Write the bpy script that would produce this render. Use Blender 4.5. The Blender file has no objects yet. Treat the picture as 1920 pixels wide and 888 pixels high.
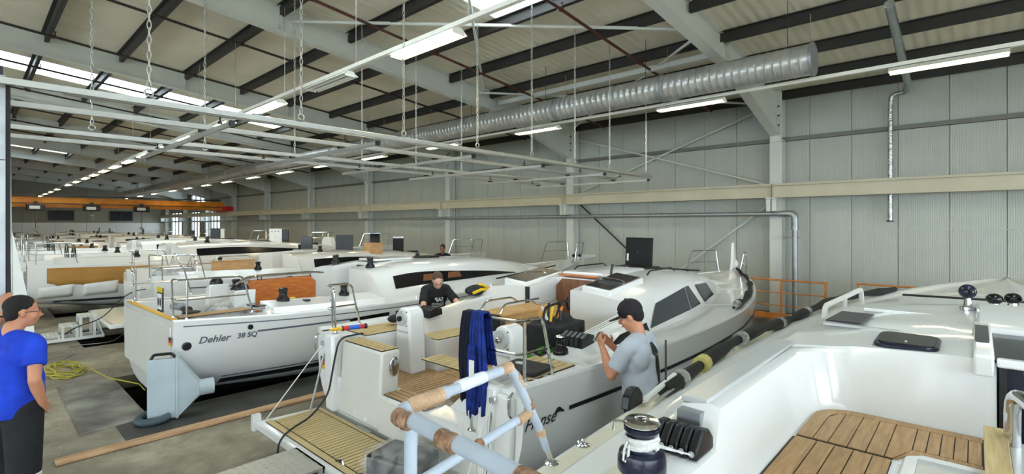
import bpy, bmesh, math, random
import numpy as np
from mathutils import Vector, Matrix, Quaternion
random.seed(7)
SC = bpy.context.scene
COL = SC.collection
PI = math.pi

# ---------------------------------------------------------------- camera, sky, exposure
YAW = math.atan2(870, 943)
cam_d = bpy.data.cameras.new('camera'); cam = bpy.data.objects.new('camera', cam_d); COL.objects.link(cam)
cam.location = (0, 0, 2.4); cam.rotation_euler = (PI/2, 0, YAW)
cam_d.sensor_width = 36; cam_d.lens = 943/1920*36; cam_d.shift_y = -23/1920
cam_d.clip_start = .05; cam_d.clip_end = 300
SC.camera = cam
SC.view_settings.view_transform = 'Standard'; SC.view_settings.look = 'None'
SC.view_settings.gamma = 1; SC.view_settings.use_curve_mapping = False
SC.view_settings.exposure = .88
world = bpy.data.worlds.new('sky'); SC.world = world; world.use_nodes = True
_bg = world.node_tree.nodes['Background']
_bg.inputs[0].default_value = (.79, .91, 1.0, 1); _bg.inputs[1].default_value = 4.6
LAMP = 19.0            # emission of the fluorescent tubes

# ---------------------------------------------------------------- helpers
def S(r, g, b):
    f = lambda c: (c/255/12.92) if c/255 <= .04045 else ((c/255+.055)/1.055)**2.4
    return (f(r), f(g), f(b))

M = {}
def mat(name, rgb, rough=.5, metal=0., var=.06, scale=6., bump=0., bscale=40., coat=0., rgb2=None, emit=None, es=1., alpha=1., stretch=None, trans=0., ior=1.45, detail=4.):
    m = bpy.data.materials.new(name); m.use_nodes = True; nt = m.node_tree; N = nt.nodes; L = nt.links
    p = N['Principled BSDF']
    p.inputs['Roughness'].default_value = rough; p.inputs['Metallic'].default_value = metal
    p.inputs['Coat Weight'].default_value = coat; p.inputs['Coat Roughness'].default_value = .08
    p.inputs['Transmission Weight'].default_value = trans; p.inputs['IOR'].default_value = ior
    p.inputs['Alpha'].default_value = alpha
    tc = N.new('ShaderNodeTexCoord'); mp = N.new('ShaderNodeMapping'); L.new(tc.outputs['Object'], mp.inputs[0])
    if stretch: mp.inputs['Scale'].default_value = stretch
    nz = N.new('ShaderNodeTexNoise'); nz.inputs['Scale'].default_value = scale; nz.inputs['Detail'].default_value = detail
    L.new(mp.outputs[0], nz.inputs['Vector'])
    rp = N.new('ShaderNodeValToRGB'); rp.color_ramp.elements[0].position = .3; rp.color_ramp.elements[1].position = .7
    c2 = rgb2 if rgb2 else tuple(max(0, c*(1-2*var)) for c in rgb)
    rp.color_ramp.elements[0].color = (*c2, 1); rp.color_ramp.elements[1].color = (*rgb, 1)
    L.new(nz.outputs['Fac'], rp.inputs[0]); L.new(rp.outputs[0], p.inputs['Base Color'])
    if bump:
        n2 = N.new('ShaderNodeTexNoise'); n2.inputs['Scale'].default_value = bscale; n2.inputs['Detail'].default_value = 3
        L.new(mp.outputs[0], n2.inputs['Vector'])
        b = N.new('ShaderNodeBump'); b.inputs['Strength'].default_value = bump; b.inputs['Distance'].default_value = .02
        L.new(n2.outputs['Fac'], b.inputs['Height']); L.new(b.outputs[0], p.inputs['Normal'])
    if emit:
        p.inputs['Emission Color'].default_value = (*emit, 1); p.inputs['Emission Strength'].default_value = es
    M[name] = m
    return m

def ribbed(m, axis='X', scale=10., strength=.3, dist=.02):
    nt = m.node_tree; N = nt.nodes; L = nt.links; p = N['Principled BSDF']
    tc = N.new('ShaderNodeTexCoord'); w = N.new('ShaderNodeTexWave'); w.wave_type = 'BANDS'; w.bands_direction = axis
    w.inputs['Scale'].default_value = scale; w.inputs['Distortion'].default_value = 0
    L.new(tc.outputs['Object'], w.inputs['Vector'])
    b = N.new('ShaderNodeBump'); b.inputs['Strength'].default_value = strength; b.inputs['Distance'].default_value = dist
    L.new(w.outputs['Fac'], b.inputs['Height']); L.new(b.outputs[0], p.inputs['Normal'])

mat('gelcoat', (.80, .80, .78), .16, 0, .015, 1.2, coat=.5)
mat('gelcoat_cream', (.70, .665, .53), .3, 0, .03, 2.5, bump=.05, bscale=220)
mat('gelcoat_matte', (.72, .71, .655), .32, 0, .03, 2.5)
mat('gelcoat_grey', (.50, .51, .50), .25, 0, .03, 2.5)
mat('panel_wall', S(182, 186, 177), .5, 0, .05, .9)
ribbed(M['panel_wall'], 'X', 8.0, .3, .01)
mat('panel_end', S(150, 146, 128), .6, 0, .05, .9)
mat('end_white', S(236, 234, 226), .5, 0, .03, .9)
mat('roof_sheet', S(224, 218, 198), .6, 0, .06, .8)
ribbed(M['roof_sheet'], 'X', 1.6, .6, .02)
mat('purlin', S(52, 50, 46), .55, .2, .12, 2.)
mat('frame_paint', S(212, 215, 208), .45, 0, .05, 1.5)
mat('crane_beam', S(196, 190, 166), .45, 0, .06, 1.5)
mat('girt', S(120, 120, 112), .5, .2, .08, 2.)
mat('galv', S(172, 176, 178), .45, .7, .12, 5., bump=.05, bscale=30)
mat('duct', S(196, 196, 192), .32, .55, .12, 4., bump=.25, bscale=9)
mat('foil', S(200, 204, 204), .25, .9, .12, 8., bump=.7, bscale=25)
mat('alu', S(178, 178, 172), .4, .6, .06, 8.)
mat('chrome', S(214, 216, 218), .09, 1., .03, 6.)
mat('steel_dark', S(70, 68, 66), .4, .7, .1, 9.)
mat('pipe_red', S(98, 46, 36), .5, .1, .15, 6., rgb2=S(58, 40, 34))
mat('pipe_dark', S(52, 42, 38), .5, .1, .15, 6.)
mat('chain', S(196, 196, 190), .35, .8, .1, 20.)
mat('white_paint', S(226, 226, 220), .4, 0, .04, 5.)
mat('orange_paint', S(226, 146, 66), .45, 0, .1, 5., rgb2=S(206, 122, 48))
mat('crane_orange', S(232, 150, 30), .4, 0, .08, 2., rgb2=S(206, 118, 22))
mat('black', (.012, .012, .014), .35, 0, .2, 12.)
mat('black_gloss', (.008, .008, .011), .16, 0, .1, 5.)
mat('black_soft', (.02, .02, .022), .75, 0, .25, 9., bump=.3, bscale=30)
mat('navy_glass', (.010, .012, .032), .22, 0, .1, 4.)
mat('smoke_glass', (.03, .034, .042), .12, 0, .1, 4.)
mat('rubber', (.02, .02, .02), .7, 0, .2, 9.)
mat('teak', S(186, 150, 104), .55, 0, .1, 5., rgb2=S(158, 122, 82), stretch=(14, 1.2, 8), bump=.12, bscale=30)
mat('teak_pale', S(204, 182, 132), .55, 0, .1, 5., rgb2=S(182, 158, 110), stretch=(14, 1.2, 8), bump=.1, bscale=30)
mat('caulk', (.018, .014, .012), .6, 0, .1)
mat('mahogany', S(198, 116, 44), .3, 0, .1, 2.5, rgb2=S(160, 84, 28), stretch=(2, 2, 14), coat=.25)
mat('oak', S(206, 166, 104), .45, 0, .1, 2.5, rgb2=S(178, 132, 76), stretch=(2, 2, 16))
mat('brown_door', S(134, 86, 54), .4, 0, .1, 2.5, rgb2=S(106, 66, 40), stretch=(6, 6, 1.5))
mat('plywood', S(214, 172, 122), .6, 0, .08, 3., rgb2=S(190, 146, 98), stretch=(2, 2, 10))
mat('plank_wood', S(214, 178, 138), .65, 0, .08, 3., rgb2=S(176, 134, 96), stretch=(8, 1, 4))
mat('kraft', S(188, 140, 68), .6, 0, .1, 1.6, rgb2=S(166, 120, 54), bump=.2, bscale=5)
mat('stripe_grey', S(92, 98, 108), .35, 0, .04)
mat('boot_black', (.02, .025, .035), .35, 0, .1)
mat('keel_dark', (.03, .035, .04), .6, 0, .15, 3.)  # plain dark colour of the keels and rudder
mat('foam', S(178, 188, 200), .75, 0, .05, 12., bump=.15, bscale=60)
mat('tape_tan', S(206, 176, 142), .35, 0, .1, 14., rgb2=S(176, 138, 104), bump=.6, bscale=40)
mat('tape_brown', S(178, 140, 110), .25, 0, .2, 30., rgb2=S(112, 76, 54), bump=.8, bscale=50)
mat('tape_clear', S(226, 230, 236), .25, 0, .05, 20., bump=.4, bscale=60)
mat('tape_yellow', S(200, 190, 110), .4, 0, .1, 10.)
mat('hood_blue', S(186, 200, 206), .55, 0, .08, 3., bump=.06, bscale=14)
mat('hose_grey', S(72, 86, 94), .6, 0, .1, 6.)
mat('floor_plate', S(168, 163, 152), .7, 0, .3, 1.7, rgb2=S(70, 67, 62), bump=.3, bscale=40, detail=8)
mat('cable_black', (.015, .015, .017), .5, 0, .1)
mat('cable_yellow', S(196, 186, 66), .5, 0, .1)
mat('rope', S(238, 238, 234), .7, 0, .06, 60., bump=.6, bscale=160)
mat('red', S(206, 34, 30), .4, 0, .08)
mat('blue', S(44, 96, 200), .4, 0, .08)
mat('yellow', S(238, 196, 24), .4, 0, .08)
mat('gold', S(232, 178, 20), .5, 0, .05)
mat('green', S(70, 176, 40), .4, 0, .08)
mat('flag_black', (.01, .01, .01), .5, 0, .05)
mat('cloth_blue', S(22, 56, 150), .85, 0, .25, 14., rgb2=S(10, 26, 86), bump=.4, bscale=30)
mat('cloth_navy', S(12, 18, 42), .85, 0, .2, 14., bump=.4, bscale=30)
mat('paper', S(236, 236, 232), .7, 0, .04)
mat('print_white', S(232, 232, 232), .7, 0, .04)
mat('lamp_white', S(236, 234, 222), .4, 0, .03)
mat('tube', (1, .93, .76), .4, 0, 0, emit=(1.0, .86, .55), es=LAMP)
mat('tube_off', S(230, 230, 226), .3, 0, .03)
mat('pit_wall', S(58, 56, 52), .8, 0, .2, 2.)
mat('skin_tan', S(204, 142, 110), .5, 0, .06, 10.)
mat('skin_pale', S(222, 172, 146), .5, 0, .06, 10.)
mat('skin_brown', S(150, 96, 66), .5, 0, .06, 10.)
mat('hair', (.012, .010, .009), .7, 0, .3, 60., bump=.6, bscale=160)
mat('hair_stubble', S(96, 70, 56), .7, 0, .2, 90., bump=.4, bscale=200)
mat('shirt_blue', S(28, 72, 212), .85, 0, .1, 7., rgb2=S(18, 52, 176), bump=.35, bscale=11)
mat('shirt_grey', S(186, 192, 200), .85, 0, .06, 9., bump=.35, bscale=13)
mat('shirt_black', (.016, .016, .017), .85, 0, .2, 9., bump=.3, bscale=13)
mat('trouser_black', (.015, .016, .019), .85, 0, .25, 8., bump=.4, bscale=12)
mat('trouser_grey', S(58, 60, 60), .85, 0, .15, 8., bump=.4, bscale=12)
mat('cap_dark', S(34, 26, 30), .8, 0, .15, 20.)
mat('glove', S(72, 74, 80), .8, 0, .1, 20.)
mat('lip', S(176, 100, 86), .5, 0, .05)
mat('eye_white', S(230, 226, 220), .2, 0, .02)

# glass panes: clear sheet through which the sky shows
def pane_mat(name, col, mixv):
    m = bpy.data.materials.new(name); m.use_nodes = True; nt = m.node_tree; N = nt.nodes; L = nt.links
    for n in list(N):
        if n.type != 'OUTPUT_MATERIAL': N.remove(n)
    o = [n for n in N if n.type == 'OUTPUT_MATERIAL'][0]
    t = N.new('ShaderNodeBsdfTransparent'); t.inputs[0].default_value = (*col, 1)
    g = N.new('ShaderNodeBsdfGlossy'); g.inputs['Roughness'].default_value = .05
    x = N.new('ShaderNodeMixShader'); x.inputs[0].default_value = mixv
    L.new(t.outputs[0], x.inputs[1]); L.new(g.outputs[0], x.inputs[2]); L.new(x.outputs[0], o.inputs[0])
    M[name] = m
pane_mat('skylight', (.92, .95, .95), .04)
pane_mat('window_glass', (.9, .93, .96), .06)

# wrapping film: thin crinkled clear plastic
def film_mat(name, dens, tint):
    m = bpy.data.materials.new(name); m.use_nodes = True; nt = m.node_tree; N = nt.nodes; L = nt.links
    p = N['Principled BSDF']; p.inputs['Base Color'].default_value = (*tint, 1); p.inputs['Roughness'].default_value = .12
    tc = N.new('ShaderNodeTexCoord'); v = N.new('ShaderNodeTexVoronoi'); v.inputs['Scale'].default_value = 14; v.feature = 'DISTANCE_TO_EDGE'
    n = N.new('ShaderNodeTexNoise'); n.inputs['Scale'].default_value = 9; n.inputs['Detail'].default_value = 5
    L.new(tc.outputs['Object'], n.inputs['Vector']); L.new(n.outputs['Color'], v.inputs['Vector'])
    b = N.new('ShaderNodeBump'); b.inputs['Strength'].default_value = 1; b.inputs['Distance'].default_value = .05
    L.new(n.outputs['Fac'], b.inputs['Height']); L.new(b.outputs[0], p.inputs['Normal'])
    t = N.new('ShaderNodeBsdfTransparent'); x = N.new('ShaderNodeMixShader')
    rp = N.new('ShaderNodeMapRange'); rp.inputs[1].default_value = .35; rp.inputs[2].default_value = .68
    rp.inputs[3].default_value = dens*.35; rp.inputs[4].default_value = min(1, dens*1.4)
    L.new(n.outputs['Fac'], rp.inputs[0]); L.new(rp.outputs[0], x.inputs[0])
    o = [q for q in N if q.type == 'OUTPUT_MATERIAL'][0]
    L.new(t.outputs[0], x.inputs[1]); L.new(p.outputs[0], x.inputs[2]); L.new(x.outputs[0], o.inputs[0])
    M[name] = m
film_mat('film', .2, (.9, .9, .9))
film_mat('film_grey', .75, (.52, .52, .5))

# concrete floor with stains and dust
def floor_mat():
    m = bpy.data.materials.new('concrete'); m.use_nodes = True; nt = m.node_tree; N = nt.nodes; L = nt.links
    p = N['Principled BSDF']; p.inputs['Roughness'].default_value = .6
    tc = N.new('ShaderNodeTexCoord')
    a = N.new('ShaderNodeTexNoise'); a.inputs['Scale'].default_value = .55; a.inputs['Detail'].default_value = 6
    b = N.new('ShaderNodeTexNoise'); b.inputs['Scale'].default_value = 2.6; b.inputs['Detail'].default_value = 9; b.inputs['Roughness'].default_value = .65
    c = N.new('ShaderNodeTexNoise'); c.inputs['Scale'].default_value = 24; c.inputs['Detail'].default_value = 4
    for n in (a, b, c): L.new(tc.outputs['Object'], n.inputs['Vector'])
    r1 = N.new('ShaderNodeValToRGB'); r1.color_ramp.elements[0].position = .36; r1.color_ramp.elements[1].position = .62
    r1.color_ramp.elements[0].color = (*S(108, 101, 86), 1); r1.color_ramp.elements[1].color = (*S(180, 171, 148), 1)
    r2 = N.new('ShaderNodeValToRGB'); r2.color_ramp.elements[0].position = .4; r2.color_ramp.elements[1].position = .62
    r2.color_ramp.elements[0].color = (.55, .54, .52, 1); r2.color_ramp.elements[1].color = (1, 1, 1, 1)
    x = N.new('ShaderNodeMix'); x.data_type = 'RGBA'; x.blend_type = 'MULTIPLY'; x.inputs[0].default_value = .8
    L.new(a.outputs['Fac'], r1.inputs[0]); L.new(b.outputs['Fac'], r2.inputs[0])
    L.new(r1.outputs[0], x.inputs[6]); L.new(r2.outputs[0], x.inputs[7])
    r3 = N.new('ShaderNodeValToRGB'); r3.color_ramp.elements[0].position = .68; r3.color_ramp.elements[1].position = .74
    r3.color_ramp.elements[0].color = (0, 0, 0, 1); r3.color_ramp.elements[1].color = (1, 1, 1, 1)
    L.new(c.outputs['Fac'], r3.inputs[0])
    y = N.new('ShaderNodeMix'); y.data_type = 'RGBA'; y.inputs[7].default_value = (.6, .58, .52, 1)
    L.new(r3.outputs[0], y.inputs[0]); L.new(x.outputs[2], y.inputs[6]); L.new(y.outputs[2], p.inputs['Base Color'])
    bp = N.new('ShaderNodeBump'); bp.inputs['Strength'].default_value = .2; bp.inputs['Distance'].default_value = .01
    L.new(b.outputs['Fac'], bp.inputs['Height']); L.new(bp.outputs[0], p.inputs['Normal'])
    M['concrete'] = m
floor_mat()
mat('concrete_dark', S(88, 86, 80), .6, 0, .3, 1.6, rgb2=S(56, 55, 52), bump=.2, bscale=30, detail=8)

class MB:
    """collects geometry for ONE mesh object"""
    def __init__(s): s.v = []; s.f = []; s.mi = []; s.cur = 0
    def add(s, vs, fs):
        o = len(s.v); s.v.extend([tuple(float(c) for c in q) for q in vs]); s.f.extend([tuple(i+o for i in f) for f in fs]); s.mi.extend([s.cur]*len(fs)); return s
    def box(s, x0, x1, y0, y1, z0, z1):
        return s.add([(x0,y0,z0),(x1,y0,z0),(x1,y1,z0),(x0,y1,z0),(x0,y0,z1),(x1,y0,z1),(x1,y1,z1),(x0,y1,z1)],
                     [(0,3,2,1),(4,5,6,7),(0,1,5,4),(1,2,6,5),(2,3,7,6),(3,0,4,7)])
    def bar(s, p, q, w, h, up=(0,0,1)):
        p = Vector(p); q = Vector(q); d = (q-p).normalized(); u = Vector(up)
        if abs(d.dot(u)) > .98: u = Vector((1,0,0))
        r = d.cross(u).normalized(); u = r.cross(d).normalized()
        vs = [c + r*a*w/2 + u*b*h/2 for c in (p, q) for a, b in ((-1,-1),(1,-1),(1,1),(-1,1))]
        return s.add(vs, [(0,1,2,3),(7,6,5,4),(0,4,5,1),(1,5,6,2),(2,6,7,3),(3,7,4,0)])
    def tube(s, pts, r, n=8, cap=True, closed=False):
        pts = [Vector(p) for p in pts]; m = len(pts)
        rr = r if isinstance(r, (list, tuple)) else [r]*m
        rings = []; prev = None
        for i, p in enumerate(pts):
            if closed: t = (pts[(i+1) % m]-pts[i-1])
            else: t = pts[min(i+1, m-1)]-pts[max(i-1, 0)]
            t = t.normalized() if t.length > 1e-9 else Vector((0,0,1))
            if prev is None:
                a = Vector((0,0,1)) if abs(t.z) < .9 else Vector((1,0,0)); nrm = t.cross(a).normalized()
            else:
                nrm = (prev - t*prev.dot(t)); nrm = nrm.normalized() if nrm.length > 1e-6 else t.orthogonal().normalized()
            prev = nrm; bn = t.cross(nrm)
            rings.append([p + (nrm*math.cos(2*PI*k/n) + bn*math.sin(2*PI*k/n))*rr[i] for k in range(n)])
        return s.loft(rings, True, cap and not closed, closed)
    def loft(s, rings, closed=True, caps=False, wrap=False):
        n = len(rings[0]); vs = [q for r in rings for q in r]; fs = []
        m = len(rings)
        for i in range(m if wrap else m-1):
            j = (i+1) % m
            for k in range(n if closed else n-1):
                l = (k+1) % n
                fs.append((i*n+k, i*n+l, j*n+l, j*n+k))
        if caps: fs.append(tuple(range(n-1, -1, -1))); fs.append(tuple((m-1)*n+k for k in range(n)))
        return s.add(vs, fs)
    def lathe(s, prof, c=(0,0,0), n=16, axis='Z'):
        c = Vector(c); rings = []
        for r, h in prof:
            ring = []
            for k in range(n):
                a = 2*PI*k/n; x, y = r*math.cos(a), r*math.sin(a)
                ring.append(c + (Vector((x,y,h)) if axis == 'Z' else Vector((h,x,y)) if axis == 'X' else Vector((y,h,x))))
            rings.append(ring)
        return s.loft(rings, True, True)
    def ell(s, c, r, n=14, m=9, rot=None):
        c = Vector(c); rings = []
        for i in range(m+1):
            t = PI*i/m; t = min(max(t, .02), PI-.02)
            ring = []
            for k in range(n):
                a = 2*PI*k/n
                v = Vector((r[0]*math.sin(t)*math.cos(a), r[1]*math.sin(t)*math.sin(a), -r[2]*math.cos(t)))
                if rot is not None: v = rot @ v
                ring.append(c+v)
            rings.append(ring)
        return s.loft(rings, True, True)
    def prism(s, poly, a0, a1, axis='X'):
        f = {'X': lambda p, a: (a, p[0], p[1]), 'Y': lambda p, a: (p[0], a, p[1]), 'Z': lambda p, a: (p[0], p[1], a)}[axis]
        n = len(poly); vs = [f(p, a0) for p in poly] + [f(p, a1) for p in poly]
        fs = [tuple(range(n)), tuple(range(2*n-1, n-1, -1))] + [(k, n+k, n+(k+1) % n, (k+1) % n) for k in range(n)]
        return s.add(vs, fs)
    def cyl(s, p, q, r, n=10): return s.tube([p, q], r, n)
    def build(s, name, m, parent=None, smooth=35, bevel=0, recalc=True, loc=None, seg=2):
        me = bpy.data.meshes.new(name); me.from_pydata(s.v, [], s.f); me.validate(); 
        ms = m if isinstance(m, (list, tuple)) else [m]
        for q in ms: me.materials.append(M[q] if isinstance(q, str) else q)
        if len(ms) > 1 and len(me.polygons) == len(s.mi):
            me.polygons.foreach_set('material_index', s.mi)
        if recalc:
            bm = bmesh.new(); bm.from_mesh(me); bmesh.ops.recalc_face_normals(bm, faces=bm.faces); bm.to_mesh(me); bm.free()
        o = bpy.data.objects.new(name, me); COL.objects.link(o)
        if smooth:
            me.shade_smooth(); me.set_sharp_from_angle(angle=math.radians(smooth))
        if parent: o.parent = parent
        if loc: o.location = loc
        if bevel:
            b = o.modifiers.new('bevel', 'BEVEL'); b.width = bevel; b.segments = seg; b.limit_method = 'ANGLE'; b.angle_limit = math.radians(35)
            b.harden_normals = False
        return o

def each(mb, name, m, parent=None, **kw):
    """build every separate piece of mb as an object of its own"""
    n = len(mb.v); par = list(range(n))
    def find(a):
        while par[a] != a: par[a] = par[par[a]]; a = par[a]
        return a
    for f in mb.f:
        r = find(f[0])
        for i in f[1:]: par[find(i)] = r
    comps = {}
    for k, f in enumerate(mb.f): comps.setdefault(find(f[0]), []).append(f)
    out = []
    for fs in comps.values():
        ids = sorted({i for f in fs for i in f}); mp = {a: b for b, a in enumerate(ids)}
        q = MB(); q.v = [mb.v[i] for i in ids]; q.f = [tuple(mp[i] for i in f) for f in fs]; q.mi = [0]*len(fs)
        out.append(q.build(name, m, parent, **kw))
    return out
def tag(o, label=None, cat=None, group=None, kind=None):
    if label: o['label'] = label
    if cat: o['category'] = cat
    if group: o['group'] = group
    if kind: o['kind'] = kind
    return o
def thing(name, label, cat, loc=(0,0,0), rz=0, group=None, kind=None):
    o = bpy.data.objects.new(name, None); COL.objects.link(o); o.location = loc; o.rotation_euler = (0,0,rz); o.empty_display_size = .1
    return tag(o, label, cat, group, kind)
KIDS = {}
def dup(root, loc=None, rz=None, label=None, group=None):
    def cp(o, par):
        c = o.copy(); COL.objects.link(c)
        if par is not None: c.parent = par
        for ch in o.children: cp(ch, c)
        return c
    r = cp(root, None)
    if loc is not None: r.location = loc
    if rz is not None: r.rotation_euler = (0,0,rz)
    if label: r['label'] = label
    if group: r['group'] = group
    return r
def inst(o, loc, parent=None, rot=None, scale=None, name=None):
    """copy of one mesh object sharing its mesh data"""
    c = o.copy(); COL.objects.link(c); c.location = loc
    if parent is not None: c.parent = parent
    if rot is not None: c.rotation_euler = rot
    if scale is not None: c.scale = scale
    return c
ORD = ['first','second','third','fourth','fifth','sixth','seventh','eighth','ninth','tenth','eleventh','twelfth','thirteenth','fourteenth','fifteenth','sixteenth','seventeenth','eighteenth','nineteenth','twentieth']
def arc(c, r, a0, a1, n, plane='XZ'):
    out = []
    for i in range(n+1):
        a = a0+(a1-a0)*i/n; u, v = r*math.cos(a), r*math.sin(a)
        out.append((c[0]+u, c[1], c[2]+v) if plane == 'XZ' else (c[0]+u, c[1]+v, c[2]) if plane == 'XY' else (c[0], c[1]+u, c[2]+v))
    return out
def rounded(pts, r, n=4):
    """polyline with its inner corners rounded to radius r"""
    P_ = [Vector(p) for p in pts]; out = [P_[0]]
    for i in range(1, len(P_)-1):
        a = (P_[i-1]-P_[i]); b = (P_[i+1]-P_[i]); k = min(r, a.length*.45, b.length*.45)
        p0 = P_[i]+a.normalized()*k; p2 = P_[i]+b.normalized()*k
        for j in range(n+1):
            t = j/n; out.append(p0*(1-t)**2 + P_[i]*2*t*(1-t) + p2*t*t)
    out.append(P_[-1]); return out
# ================================================================ the hall
WY = 15.1; XE = -66.0; XR = 9.5
FX = [2.85 - 6.8*k for k in range(11)]          # portal frames
def zroof(y): return 5.95 + .097*(WY-abs(y))
PURL = [1.35, 2.88, 4.45, 6.0, 7.52, 9.05, 10.6, 12.1, 13.6, 14.85]

# floor with keel pits
BOATX = [0.4, -4.0, -8.85, -13.9, -18.55, -23.3, -28.0, -32.7, -37.4, -42.1, -46.8, -51.5, -56.2]
fl = MB()
px = [XR]
for i, bx in enumerate(BOATX):
    px += [bx+1.1, bx-1.1]
px.append(XE)
for i in range(0, len(px), 2): fl.box(px[i+1], px[i], -WY, WY+.17, -.25, 0)
for bx in BOATX:
    fl.box(bx-1.1, bx+1.1, -WY, 1.55, -.25, 0); fl.box(bx-1.1, bx+1.1, 11.0, WY+.17, -.25, 0)
floor = tag(fl.build('floor', 'concrete', smooth=0), 'stained grey concrete hall floor with dark keel pits', 'floor', kind='structure')
for bx in BOATX:
    w = MB(); w.box(bx-1.15, bx-1.1, 1.5, 11.05, -2.2, -.2); w.box(bx+1.1, bx+1.15, 1.5, 11.05, -2.2, -.2)
    w.box(bx-1.1, bx+1.1, 1.5, 1.55, -2.2, -.2); w.box(bx-1.1, bx+1.1, 11.0, 11.05, -2.2, -.2); w.box(bx-1.15, bx+1.15, 1.5, 11.05, -2.25, -2.2)
    w.build('pit_lining', 'pit_wall', floor, smooth=0)
# dark walkway, and dark strips added between boats to deepen the hulls' shade
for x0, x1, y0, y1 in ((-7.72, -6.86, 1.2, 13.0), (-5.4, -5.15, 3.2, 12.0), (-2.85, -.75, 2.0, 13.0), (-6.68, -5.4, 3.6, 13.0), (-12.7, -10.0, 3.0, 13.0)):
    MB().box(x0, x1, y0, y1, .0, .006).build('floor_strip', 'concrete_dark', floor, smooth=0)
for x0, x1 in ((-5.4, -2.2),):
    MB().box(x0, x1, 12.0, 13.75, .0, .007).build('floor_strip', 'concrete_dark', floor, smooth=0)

# long wall on the right: single sandwich panels on a backing
wall = thing('wall_right', 'grey-green ribbed sandwich panel wall behind the bows', 'wall', (0, WY, 0), kind='structure')
WIN = [(-51.6, -48.9, 1.2, 3.6), (-57.4, -54.6, 1.2, 3.6), (-57.4, -53.0, 4.35, 5.25), (-64.5, -60.5, 1.2, 3.6)]
bk = MB()
xs = sorted(set([XE, XR] + [w[0] for w in WIN] + [w[1] for w in WIN]))
for a, b in zip(xs[:-1], xs[1:]):
    zz = 0
    for w in sorted([w for w in WIN if w[0] <= a+1e-6 and w[1] >= b-1e-6], key=lambda w: w[2]):
        bk.box(a, b, .05, .18, zz, w[2]); zz = w[3]
    bk.box(a, b, .05, .18, zz, 6.6)
bk.build('backing', 'girt', wall, smooth=0)
PW = .93
pan = {}
def panel(z0, z1):
    k = (z0, z1)
    if k not in pan:
        m = MB(); m.box(.004, PW-.004, 0, .06, z0+.004, z1-.004)
        pan[k] = m.build('panel', 'panel_wall', wall, smooth=0, bevel=.006, seg=1); return pan[k]
    o = pan[k].copy(); COL.objects.link(o); o.parent = wall; return o
x = XE
n0 = int((XR-XE)/PW)
x0 = -3.23 - PW*math.floor((-3.23-XE)/PW)
for k in range(n0):
    xa = x0 + k*PW
    if xa+PW > XR: break
    for z0, z1 in ((0, 4.66), (4.76, 5.9)):
        if any(w[0] < xa+PW and w[1] > xa and w[2] < z1 and w[3] > z0 for w in WIN): continue
        panel(z0, z1).location = (xa, 0, 0)
MB().box(XE, XR, -.09, .02, 4.66, 4.76).build('girt', 'girt', wall, smooth=0)
MB().box(XE, XR, -.02, .02, 2.28, 2.31).build('girt', 'panel_wall', wall, smooth=0)
for i, w in enumerate(WIN):
    t = thing('window_%d' % (i+1), ['tall bright window in the far right wall beside the orange crane', 'bright far window left of the crane rail end', 'high bright window above the far crane rail', 'farthest bright window at the hall corner'][i], 'window', (0, WY, 0), kind='structure')
    f = MB(); nb = 3
    f.box(w[0], w[1], 0, .12, w[2]-.06, w[2]); f.box(w[0], w[1], 0, .12, w[3], w[3]+.06)
    f.box(w[0], w[0]+.06, 0, .12, w[2], w[3]); f.box(w[1]-.06, w[1], 0, .12, w[2], w[3])
    for j in range(1, nb):
        xx = w[0]+(w[1]-w[0])*j/nb; f.box(xx-.04, xx+.04, 0, .12, w[2], w[3])
    if w[3]-w[2] > 2: f.box(w[0], w[1], 0, .12, 2.7, 2.8)
    f.build('window_frame', 'steel_dark', t, smooth=0)
    for j in range(nb):
        a = w[0]+(w[1]-w[0])*j/nb; b = w[0]+(w[1]-w[0])*(j+1)/nb
        MB().box(a+.05, b-.05, .05, .06, w[2], w[3]).build('pane', 'window_glass', t, smooth=0)

# far gable wall, white below, two dark windows
we = thing('wall_back', 'far end wall with white lower half and khaki upper half', 'wall', (XE, 0, 0), kind='structure')
MB().box(-.25, -.1, -WY, WY, 0, 7.6).build('backing', 'girt', we, smooth=0)
for k in range(13):
    y0 = -WY + k*2.33
    MB().box(-.1, 0, y0+.01, min(y0+2.32, WY), 2.62, 7.6).build('panel', 'panel_end', we, smooth=0)
    MB().box(-.1, .03, y0+.01, min(y0+2.32, WY), 0, 2.6).build('panel', 'end_white', we, smooth=0)
for i, (yc, zc) in enumerate(((6.3, 3.3), (11.0, 3.3))):
    t = thing('window_%d' % (i+5), ['dark shuttered window high in the far wall, left one', 'dark framed window with bright panes in the far wall'][i], 'window', (XE, yc, zc), kind='structure')
    f = MB(); f.box(0, .1, -.95, .95, -.5, -.42); f.box(0, .1, -.95, .95, .42, .5)
    for yy in (-.95, -.04, .87): f.box(0, .1, yy, yy+.08, -.5, .5)
    f.build('window_frame', 'steel_dark', t, smooth=0)
    for yy in (-.87, .04): MB().box(.01, .03, yy, yy+.83, -.42, .42).build('pane', 'smoke_glass' if i else 'black', t, smooth=0)
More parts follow.
